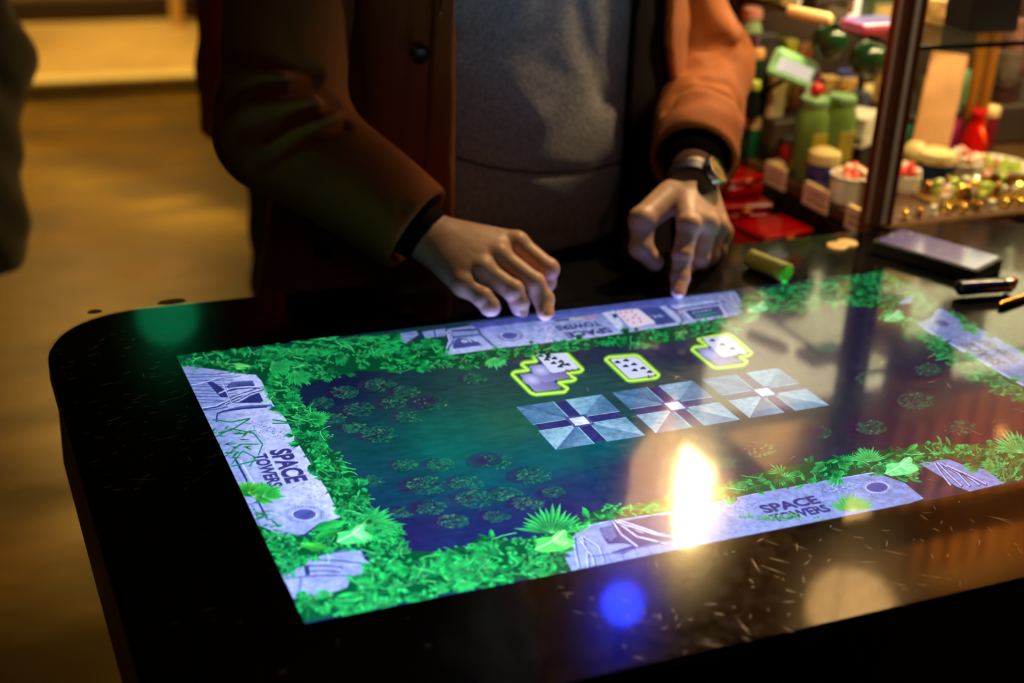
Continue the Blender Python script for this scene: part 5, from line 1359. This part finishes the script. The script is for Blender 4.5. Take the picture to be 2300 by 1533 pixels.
standing('carton', 'black carton below the peach bottle cap', 'carton', 1700, 190, 1.12, (.050, .03, .060), mat('black_card', (22, 14, 16), .5), .1)
for px, py, r, lab in ((1864, 92, .030, 'dark green ball under the shelf, nearer the sleeve'), (1950, 132, .032, 'dark green ball under the shelf, nearer the post')):
    q = at(px, py, Y=.98); t = item('ball', lab, 'ball', q)
    P_ = [(r * math.sin(a), -r * math.cos(a)) for a in [PI * i / 12 for i in range(13)]]; P_[0] = (.0003, -r); P_[-1] = (.0003, r)
    MB().lathe(P_, n=26).build('globe', mat('dark_green_gloss', (6, 44, 20), .12, var=.1), t, smooth=True)
    MB().lathe([(.004, 0), (.003, 1.152 - q[2])], n=8).build('hanger', mat('green_ring', (60, 120, 30), .4), t)
# glowing mint lamp
q = at(1780, 153, Y=1.0); t = item('lamp', 'short glowing lamp with a mint green rim, propped at a slant', 'lamp', q)
q2 = at(1832, 178, Y=1.0) - at(1728, 136, Y=1.0); q2 /= np.linalg.norm(q2); ang = math.atan2(-q2[2], q2[0])
t.rotation_euler = (0, ang, 0)
MB().box((0, 0, 0), (.090, .014, .046), .006).build('casing', mat('mint_casing', (170, 240, 170), .4), t)
MB().box((0, -.0072, 0), (.070, .003, .022), .001).build('lit_panel', glow('peach_lit', (244, 222, 204), 1.0), t)
MB().tube([(0, .004, -.018), (0, .03, -.04), (0, .05, -.06)], .004, 8).build('foot', mat('black_metal', (20, 20, 20), .4, .8), t)
q = at(1690, 118, Y=1.07); t = item('bottle', 'stubby bottle with a peach cap close to the lit sleeve', 'bottle', (q[0], 1.06, RZ))
MB().lathe([(.014, 0), (.016, .004), (.016, q[2] - RZ - .02), (.010, q[2] - RZ - .006)], n=20).build('body', mat('black_green', (8, 40, 26), .3), t, smooth=35)
MB().lathe([(.011, 0), (.015, .003), (.015, .016), (.010, .020)], c=(0, 0, q[2] - RZ - .008), n=20).build('cap', mat('peach_cap', (220, 160, 96), .4), t, smooth=35)
q = at(1676, 22, Y=1.12); t = item('bottle', 'pale green bottle with a pink cap at the far end of the glass shelf', 'bottle', (q[0], 1.10, RZ))
MB().lathe([(.016, 0), (.019, .004), (.019, q[2] - RZ - .03), (.012, q[2] - RZ - .01)], n=20).build('body', mat('pale_green_plastic', (160, 190, 140), .4), t, smooth=35)
MB().lathe([(.012, 0), (.017, .003), (.017, .018), (.010, .022)], c=(0, 0, q[2] - RZ - .012), n=20).build('cap', mat('pink_plastic', (220, 150, 130), .4), t, smooth=35)
q = at(1695, 192, Y=1.0); t = item('tin', 'tiny lime green tin low beside the lit sleeve', 'tin', (q[0], 1.0, .8975)); hh = q[2] - .8975
MB().lathe([(.009, hh - .006), (.010, hh - .004), (.010, hh + .006), (.008, hh + .008)], n=16).build('body', mat('lime_plastic', (170, 180, 70), .4), t, smooth=35)
MB().lathe([(.008, 0), (.003, .004), (.003, hh - .005)], n=10).build('stem', mat('black_metal', (20, 20, 20), .4, .8), t)
# more small goods packed into the second and third rows
goods = [('cherry red', (190, 24, 20)), ('ivory', (226, 204, 160)), ('forest green', (10, 84, 40)), ('plum', (90, 40, 90)), ('lemon', (220, 196, 50)), ('cobalt', (20, 50, 150)), ('salmon', (226, 140, 110)), ('charcoal', (30, 28, 28)), ('turquoise', (40, 150, 140)), ('rust', (150, 60, 20)), ('silver grey', (160, 154, 146)), ('olive drab', (96, 96, 40)), ('magenta', (180, 40, 110)), ('straw', (206, 170, 96)), ('burgundy', (96, 10, 26)), ('mint', (130, 200, 150))]
for k, (nm_, cc) in enumerate(goods):
    row = k % 2; x = 1.105 + (k // 2) * .058 + .012 * math.sin(k * 4.1); y = (1.005, 1.075)[row] + .004 * math.sin(k * 2.7); z = (.8975, RZ)[row]; hh = (.050 + .03 * abs(math.sin(k * 1.7)))
    m_ = mat('goods_' + nm_.replace(' ', '_'), cc, .35)
    if row == 0:
        if abs(x - 1.18) < .0: continue
        t = item('canister', '%s canister standing in the row before the raised step' % nm_, 'canister', (x, y, z))
        MB().lathe([(.014, 0), (.016, .003), (.016, hh * .8), (.015, hh * .82)], n=20).build('body', m_, t, smooth=35)
        MB().lathe([(.0165, hh * .80), (.0170, hh * .82), (.0170, hh * .96), (.013, hh)], n=20).build('lid', CREAM if k % 4 else mat('black_card', (22, 14, 16), .5), t, smooth=35)
    else:
        t = item('packet', '%s packet standing on the raised step at the back' % nm_, 'packet', (x, y - .03, z), rz=.3 * math.sin(k))
        MB().box((0, 0, hh * .5), (.034, .012, hh), .002).build('body', m_, t)
        MB().box((0, -.0065, hh * .55), (.024, .001, hh * .35), .0003).build('paper_label', CREAM if k % 3 else WHITE, t)
# price cards hanging on the deck's side
for px, py, rot_, w, lab in ((1741, 397, .02, .062, 'white price card on the deck side, farthest from the post'), (1832, 446, -.02, .068, 'white price card on the deck side, middle one of three'), (1924, 498, .03, .056, 'white price card on the deck side, nearest the post')):
    q = at(px, py, X=CX0 - .008); t = item('price_card', lab, 'card', q)
    MB().box((0, 0, 0), (.0015, w, .034), .0004).build('card', mat('price_card_white', (206, 176, 150), .6, var=.12, scale=80), t)
    for k in range(2): MB().box((-.0010, 0, .006 - .011 * k), (.0004, w * .7, .0028)).build('printed_line', mat('faded_ink', (120, 92, 84), .6), t)
    MB().box((.002, 0, .018), (.006, w * .9, .004), .001).build('clip', CREAM, t)
# things on the right of the post
q = at_deck(2110, 300); 
t = item('board', 'tan printed board leaning back inside the cabinet just past the post', 'board', at(2085, 330, Y=.93)); t.location.z = .8975
top = at(2135, 120, Y=1.02); bs = t.location
dv = Vector((float(top[0]) - bs[0], float(top[1]) - bs[1], float(top[2]) - bs[2])); zq = dv.to_track_quat('Z', 'Y').to_matrix()
MB().box(zq @ Vector((0, 0, dv.length / 2)), (.062, .006, dv.length), .002, rot=zq).build('panel', mat('tan_print', (180, 124, 72), .6, var=.15, scale=20), t)
MB().box(zq @ Vector((.010, -.004, dv.length * .62)), (.008, .001, dv.length * .45), rot=zq).build('printed_strip', mat('sienna_ink', (140, 80, 50), .6), t)
MB().lathe([(.010, 0), (.010, .0008)], c=zq @ Vector((-.012, -.0035, dv.length * .2)), n=18, rot=zq @ Matrix.Rotation(PI / 2, 3, 'X')).build('printed_mark', mat('sienna_ink', (140, 80, 50), .6), t)
for px, lab in ((2178, 'golden wooden stick standing next to the leaning board'), (2206, 'golden wooden stick standing before the dark cartons')):
    q = at(px, 250, Y=1.0); t = item('stick', lab, 'stick', (q[0], 1.0, .8975))
    MB().box((0, 0, .125), (.019, .014, .25), .003).build('shaft', mat('golden_wood', (150, 92, 20), .4, var=.25, scale=10, stretch=(1, 1, .2)), t)
    MB().box((0, 0, .252), (.021, .016, .006), .001).build('tip', mat('gold_trim', (210, 160, 80), .25, .9), t)
q = at_deck(2180, 352); t = item('bottle', 'red glass bottle with an orange streak behind the pots past the post', 'bottle', q)
MB().lathe([(.020, 0), (.026, .006), (.024, .035), (.014, .055), (.012, .075), (.016, .080), (.012, .086)], n=26).build('body', mat('red_glass', (190, 6, 4), .12, var=.1), t, smooth=40)
MB().tube([(.004, -.024, .02), (.000, -.022, .04), (-.002, -.014, .058)], .0035, 8).build('streak', mat('orange_glaze', (240, 90, 20), .2), t, smooth=True)
for k, (px, py) in enumerate([(2240, 150), (2280, 165), (2235, 225), (2275, 240), (2240, 290), (2285, 300), (2300, 205)]):
    pass
rk = 0
for j, z0 in enumerate((.8975, .955, 1.01, 1.065)):
    for i in range(3):
        x0 = 1.585 + i * .062; o = item('tin', '%s tin, %s in the %s row of the stack at the picture edge' % (('dusky rose', 'dark brown', 'tarnished pewter')[(i + j) % 3], ('first', 'middle', 'last')[i], ('bottom', 'second', 'third', 'top')[j]), 'tin', (x0, 1.06, z0), 'stacked tins at the picture edge')
        m_ = (mat('dusky_rose', (150, 96, 90), .4), mat('dark_brown_tin', (54, 26, 22), .35), mat('pewter_tin', (120, 104, 96), .3, .5))[(i + j) % 3]
        MB().lathe([(.024, 0), (.026, .003), (.026, .046), (.024, .049)], n=22).build('body', m_, o, smooth=35)
        MB().lathe([(.0265, .040), (.0275, .042), (.0275, .050), (.024, .053), (.0004, .0535)], n=22).build('lid', m_, o, smooth=35)
pot(2095, 402, .030, .034, mat('navy_plastic', (6, 40, 84), .3), 'low navy pot with a broad cream lid past the post', lid=CREAM)
t = pot(2150, 398, .034, .030, WHITE, 'low white bowl of pink and white sweets past the post', 'bowl', 'bowl'); sweets(t, .036, .030, 16, [(244, 170, 150), (250, 220, 200), (240, 150, 130)], 'round pink or white sweet heaped in the low white bowl')
q = at_deck(2047, 395); t = item('light_bulb', 'frosted cream bulb standing on its base right beside the post', 'bulb', q)
MB().lathe([(.009, 0), (.009, .014), (.012, .020), (.019, .034), (.020, .044), (.014, .056), (.0004, .060)], n=24).build('glass', CREAM, t, smooth=True)
t = pot(2032, 432, .021, .030, WHITE, 'white pot of scarlet and white sweets half behind the post'); sweets(t, .021, .030, 7, [(236, 60, 40), (250, 210, 190)], 'round scarlet or white sweet heaped in the half hidden pot')
# glass trays of glittering trinkets along the front
tray = item('tray', 'shallow glass tray of gold and lime trinkets at the front edge', 'tray', (1.36, .775, .8975))
MB().box((0, 0, .003), (.30, .075, .006), .002).build('tray_floor', mat('smoked_amber', (120, 90, 50), .15), tray)
for y in (-.0375, .0375): MB().box((0, y, .010), (.30, .003, .018), .001).build('rim', thin_glass('tray_glass', (240, 230, 200)), tray)
TR = [mat('gold_trinket', (230, 180, 80), .15, .95), mat('lime_crystal', (190, 210, 90), .1, trans=.3), mat('rose_crystal', (230, 150, 120), .1, trans=.3), mat('clear_crystal', (240, 230, 210), .05, trans=.4), mat('bronze_trinket', (130, 84, 40), .25, .9)]
tp = []
for k in range(44):
    x = 1.36 + rng.uniform(-.14, .14); y = .775 + rng.uniform(-.03, .03); m_ = TR[rng.choice([0, 0, 1, 1, 2, 3, 3, 4])]; r = rng.uniform(.006, .010); hh = rng.uniform(.012, .030)
    o = MB().lathe([(r * .8, 0), (r, hh * .3), (r * .55, hh * .5), (r * .9, hh * .8), (.0004, hh)], n=8).build('trinket', m_, None)
    o.location = (x, y, .9035); o.rotation_euler = (0, 0, rng.uniform(0, 6)); tag(o, 'small turned gold or crystal trinket in the shallow glass tray', 'trinket', 'trinkets in the shallow glass tray')
for k in range(13):
    o = MB().lathe([(.006, 0), (.008, .002), (.004, .004), (.004, .008), (.007, .012), (.0004, .016)], n=12).build('trinket', TR[(0, 0, 4, 3)[k % 4]], None, smooth=40)
    o.location = (1.10 + k * .028, .722 + .002 * math.sin(k * 5), .8975); tag(o, 'small brass stud in the row along the very front of the deck', 'trinket', 'brass studs along the front of the deck')
q = at_deck(2250, 400); t = item('tray', 'pale rimmed dish of lime crystals behind the trinket tray', 'dish', (1.43, .87, .8975))
MB().lathe([(.040, 0), (.055, .012), (.057, .020), (.054, .020), (.040, .006)], n=30).build('dish', WHITE, t, smooth=40)
for k in range(15):
    a = k * 2.4; rr = .042 * math.sqrt(k / 15); o = MB().lathe([(.007, 0), (.009, .006), (.0004, .018)], n=6).build('crystal', TR[1 if k % 3 else 2], None)
    o.location = (1.43 + rr * math.cos(a), .87 + rr * math.sin(a), .9075); tag(o, 'lime or rose crystal lying in the pale rimmed dish', 'crystal', 'crystals in the pale rimmed dish')
# upper shelf
UZ = 1.1605
def shelf_box(name, label, px, py, Yd, size, m, rz=0.0, extra=None):
    q = at(px, py, Y=Yd); t = item(name, label, 'box', (q[0], Yd, UZ), rz=rz); MB().box((0, 0, size[2] / 2), size, .002).build('body', m, t)
    if extra: extra(t, size)
    return t
a_, b_ = at(1775, 25, Z=UZ + .01), at(1868, 46, Z=UZ + .01)
t = item('candle', 'long cream taper lying on the glass shelf', 'candle', (0, 0, 0)); t.location = [float(v) for v in a_]
MB().tube([(0, 0, 0), tuple((b_ - a_) * .9), tuple(b_ - a_)], [.009, .0105, .006], 14).build('wax', mat('cream_wax', (236, 200, 130), .5), t, smooth=40)
MB().tube([tuple(b_ - a_), tuple((b_ - a_) * 1.05)], .0012, 6).build('wick', mat('black_card', (22, 14, 16), .5), t)
def redline(t, s):
    MB().box((0, 0, s[2] * .42), (s[0] * 1.01, s[1] * 1.01, .006)).build('red_band', mat('red_band', (150, 8, 8), .4), t)
    MB().box((0, 0, s[2] * .70), (s[0] * 1.008, s[1] * 1.008, s[2] * .52)).build('grey_label', mat('khaki_label', (124, 96, 56), .5), t)
shelf_box('carton', 'tall black carton with a khaki top and a red band on the glass shelf', 2198, 80, .80, (.095, .06, .135), mat('black_gloss_card', (12, 8, 9), .3), .0, redline)
q = at(1958, 52, Y=.80)
def pinktop(t, s):
    MB().box((0, 0, s[2]), (s[0] * .9, s[1] * .9, .004), .001).build('lit_panel', glow('pink_lit', (236, 196, 232), .9), t)
    MB().box((0, -s[1] / 2, s[2] * .3), (s[0], .003, s[2] * .5)).build('crimson_side', mat('crimson_card', (150, 24, 40), .45), t)
shelf_box('gadget', 'flat pink gadget with a glowing top beside the post on the glass shelf', 1958, 60, .82, (.080, .05, .016), mat('pink_plastic_dark', (200, 110, 150), .3), .1, pinktop)
shelf_box('carton', 'black carton on the glass shelf behind the cream taper', 1850, 30, 1.04, (.075, .04, .03), mat('black_card', (22, 14, 16), .5), .1, lambda t, s: MB().box((0, 0, s[2] + .004), (s[0], s[1], .008), .001).build('tan_lid', mat('tan_card', (170, 110, 60), .5), t))
shelf_box('carton', 'tan carton on the glass shelf just past the post', 2105, 60, .86, (.050, .05, .038), mat('crumpled_tan', (196, 156, 88), .6), .3)
shelf_box('carton', 'yellow-cream stack of booklets on the glass shelf past the post', 2095, 10, .98, (.080, .06, .05), mat('cream_card', (220, 190, 110), .5, var=.3, scale=60), 0)
shelf_box('carton', 'dark slatted carton at the picture edge on the glass shelf', 2285, 60, .92, (.06, .06, .07), mat('dark_brown_tin', (54, 26, 22), .35), .2)
shelf_box('carton', 'olive carton on the glass shelf by the lit sleeve', 1715, 5, 1.10, (.05, .04, .05), mat('olive_card', (128, 120, 20), .45), .1)
for k in range(8):
    x = 1.12 + k * .115; hh = (.045, .035, .055, .04, .05, .035, .045, .055)[k]; cc = [(190, 150, 90), (120, 30, 26), (60, 90, 50), (200, 180, 140), (150, 90, 40), (40, 60, 90), (180, 130, 60), (90, 50, 40)][k]
    nm_ = ['sand', 'oxblood', 'moss', 'bone', 'caramel', 'steel blue', 'mustard', 'umber'][k]
    o = item('carton', '%s coloured carton in the back row of the glass shelf' % nm_, 'carton', (x, 1.125, UZ)); MB().box((0, 0, hh / 2), (.085, .03, hh), .003).build('body', mat('back_row_' + nm_.replace(' ', '_'), cc, .5), o)
    MB().box((0, -.0155, hh * .55), (.06, .001, hh * .4)).build('paper_label', mat('cream_card', (220, 190, 110), .5), o)
# red glossy boxes on a low plinth between the player and the cabinet
pl_ = empty('plinth', (.985, .96, 0), 'low black plinth beside the cabinet', 'plinth')
MB().box((0, 0, .395), (.12, .34, .79), .004).build('body', mat('black_laminate', (13, 11, 10), .35), pl_); MB().box((0, 0, .798), (.13, .35, .016), .003).build('top', mat('matt_black', (14, 13, 12), .7), pl_)
REDG = mat('ruby_gloss', (130, 0, 2), .12, var=.2, scale=12, coat=.5)
for x, y, z, s, rz, lab in ((.985, .850, .8062, (.100, .080, .050), .15, 'ruby red glossy case at the near end of the plinth'), (.985, .965, .8062, (.095, .085, .060), -.1, 'ruby red glossy case at the middle of the plinth'), (.990, .975, .8665, (.075, .060, .036), .2, 'small ruby red case on top of the middle one')):
    t = item('case', lab, 'case', (x, y, z), rz=rz); MB().box((0, 0, s[2] * .4), (s[0], s[1], s[2] * .8), .008).build('bottom_half', REDG, t)
    MB().box((0, 0, s[2] * .9), (s[0] * 1.01, s[1] * 1.01, s[2] * .2), .004).build('lid', REDG, t); MB().box((0, -s[1] * .51, s[2] * .78), (.014, .004, .010), .001).build('clasp', mat('copper_clasp', (230, 110, 50), .3, .9), t)

# ================================================================ SMALL THINGS ON THE TABLE
def phone_screen():  # emission stands in for the cabinet's reflection in the phone glass
    m, nt, out = newmat('phone_painted_reflection'); L = nt.links.new
    tc = N(nt, 'ShaderNodeTexCoord'); v = N(nt, 'ShaderNodeTexVoronoi', i_Scale=60.0); L(tc.outputs['Object'], v.inputs['Vector'])
    g = N(nt, 'ShaderNodeTexGradient'); mp = N(nt, 'ShaderNodeMapping'); mp.inputs['Scale'].default_value = (5, 5, 5); mp.inputs['Location'].default_value = (.45, 0, 0); L(tc.outputs['Object'], mp.inputs[0]); L(mp.outputs[0], g.inputs[0])
    base = N(nt, 'ShaderNodeMix', data_type='RGBA'); base.inputs['A'].default_value = (*lin((128, 92, 122)), 1); base.inputs['B'].default_value = (*lin((168, 158, 164)), 1); L(g.outputs['Fac'], base.inputs['Factor'])
    r = N(nt, 'ShaderNodeMapRange', i_1=.25, i_2=.05); L(v.outputs['Distance'], r.inputs[0])
    sel = N(nt, 'ShaderNodeMath', operation='LESS_THAN', i_1=.55); L(g.outputs['Fac'], sel.inputs[0]); mm = N(nt, 'ShaderNodeMath', operation='MULTIPLY'); L(r.outputs[0], mm.inputs[0]); L(sel.outputs[0], mm.inputs[1])
    mx = N(nt, 'ShaderNodeMix', data_type='RGBA'); L(mm.outputs[0], mx.inputs['Factor']); L(base.outputs['Result'], mx.inputs['A']); L(v.outputs['Color'], mx.inputs['B'])
    p = N(nt, 'ShaderNodeBsdfPrincipled', i_Roughness=.08); p.inputs['Base Color'].default_value = (.01, .01, .01, 1); L(mx.outputs['Result'], p.inputs['Emission Color']); p.inputs['Emission Strength'].default_value = .75
    L(p.outputs[0], out.inputs[0]); return m
ph = [at(1962, 538, Z=.918), at(2028, 513, Z=.918), at(2253, 577, Z=.918), at(2192, 606, Z=.918)]
c = sum(ph) / 4; u = ((ph[2] - ph[1]) + (ph[3] - ph[0])) / 2; w_ = ((ph[1] - ph[0]) + (ph[2] - ph[3])) / 2
rz = math.atan2(u[1], u[0]); Lp, Wp = float(np.linalg.norm(u)), float(np.linalg.norm(w_))
t = item('smartphone', 'smartphone in a thick black wallet case lying on the table corner by the post', 'phone', (c[0], c[1], .9002), rz=rz)
def rbox(b, L, Wd, z0, z1, r, n=6):
    P = []; 
    for z in (z0, z1):
        for cx, cy, a0 in ((L / 2 - r, Wd / 2 - r, 0), (-L / 2 + r, Wd / 2 - r, 90), (-L / 2 + r, -Wd / 2 + r, 180), (L / 2 - r, -Wd / 2 + r, 270)):
            for i in range(n + 1): a = math.radians(a0 + 90 * i / n); P.append((cx + r * math.cos(a), cy + r * math.sin(a), z))
    m_ = len(P) // 2; F = [(i, (i + 1) % m_, m_ + (i + 1) % m_, m_ + i) for i in range(m_)] + [tuple(range(m_))[::-1], tuple(range(m_, 2 * m_))]
    return b.poly(P, F)
rbox(MB(), Lp + .004, Wp + .004, 0, .0165, .006).build('wallet_case', mat('black_leather', (10, 9, 9), .6), t)
rbox(MB(), Lp - .002, Wp - .002, .0165, .0176, .006).build('phone_body', mat('black_gloss', (8, 8, 10), .15), t)
rbox(MB(), Lp - .006, Wp - .006, .0176, .0179, .005).build('screen_glass', phone_screen(), t)
a_, b_ = at(2152, 648, Z=.912), at(2278, 638, Z=.912); dv = Vector([float(v) for v in (b_ - a_)]); L_l = dv.length; q_ = dv.to_track_quat('Z', 'Y').to_matrix()
t = item('lighter', 'dark blue disposable lighter with a red button beside the phone', 'lighter', (float(a_[0]), float(a_[1]), .9125))
MB().lathe([(.006, 0), (.0115, .002), (.012, .006), (.012, L_l * .80), (.011, L_l * .82)], n=26, rot=q_, squash=.8).build('body', mat('navy_gloss', (24, 22, 84), .18, coat=.6), t, smooth=35)
MB().lathe([(.0112, L_l * .82), (.0112, L_l * .92), (.010, L_l * .95)], n=26, rot=q_, squash=.8).build('metal_hood', mat('brushed_steel', (190, 180, 170), .22, .95), t, smooth=35)
MB().box(q_ @ Vector((0, .004, L_l * .97)), (.010, .010, .012), .002, rot=q_).build('red_button', mat('red_glossy', (200, 20, 14), .2), t)
MB().lathe([(.0052, -.004), (.0055, -.003), (.0055, .003), (.0052, .004)], c=q_ @ Vector((0, -.006, L_l * .90)), n=16, rot=q_ @ Matrix.Rotation(PI / 2, 3, 'Y')).build('spark_wheel', mat('brushed_steel', (190, 180, 170), .22, .95), t)
a_, b_ = at(2246, 684, Z=.905), at(2330, 655, Z=.905)
t = item('pen', 'slim brass pen at the picture edge in front of the lighter', 'pen', (float(a_[0]), float(a_[1]), .9047)); dv = b_ - a_
MB().tube([(0, 0, 0), tuple(dv * .06), tuple(dv * .95), tuple(dv)], [.0022, .0042, .0042, .003], 14).build('barrel', mat('pen_brass', (236, 170, 84), .25, .9), t, smooth=40)
MB().box(tuple(dv * .8 + V3((0, 0, .005))), (.03, .002, .001), .0004).build('clip', mat('pen_brass', (236, 170, 84), .25, .9), t)
for px, py, lab in ((1880, 553, 'pale wooden token lying farther from the post'), (1903, 546, 'pale wooden token lying nearer the post')):
    q = at(px, py, Z=.902); t = item('token', lab, 'token', (q[0], q[1], .9003))
    MB().lathe([(.0135, 0), (.0145, .0008), (.0145, .0030), (.0135, .0038)], n=28).build('disc', mat('token_wood', (250, 206, 130), .5), t, smooth=35)
    MB().lathe([(.009, .0038), (.0088, .0042), (.0004, .0042)], n=24).build('raised_face', mat('token_wood', (250, 206, 130), .5), t)
a_, b_ = at(1682, 578, Z=.913), at(1770, 614, Z=.913); dv = b_ - a_  # solid object put where a lime reflection shows on the table top
t = item('marker', 'stubby lime yellow tube put in for a reflection below the cabinet', 'marker', (float(a_[0]), float(a_[1]), .9130))
MB().tube([(0, 0, 0), tuple(dv * .04), tuple(dv * .62)], [.009, .0125, .0125], 18).build('barrel', mat('lime_barrel', (244, 250, 110), .4, var=.03), t, smooth=40)
MB().tube([tuple(dv * .62), tuple(dv * .96), tuple(dv)], [.0132, .0132, .010], 18).build('cap', mat('lime_cap', (240, 246, 100), .35, var=.03), t, smooth=40)
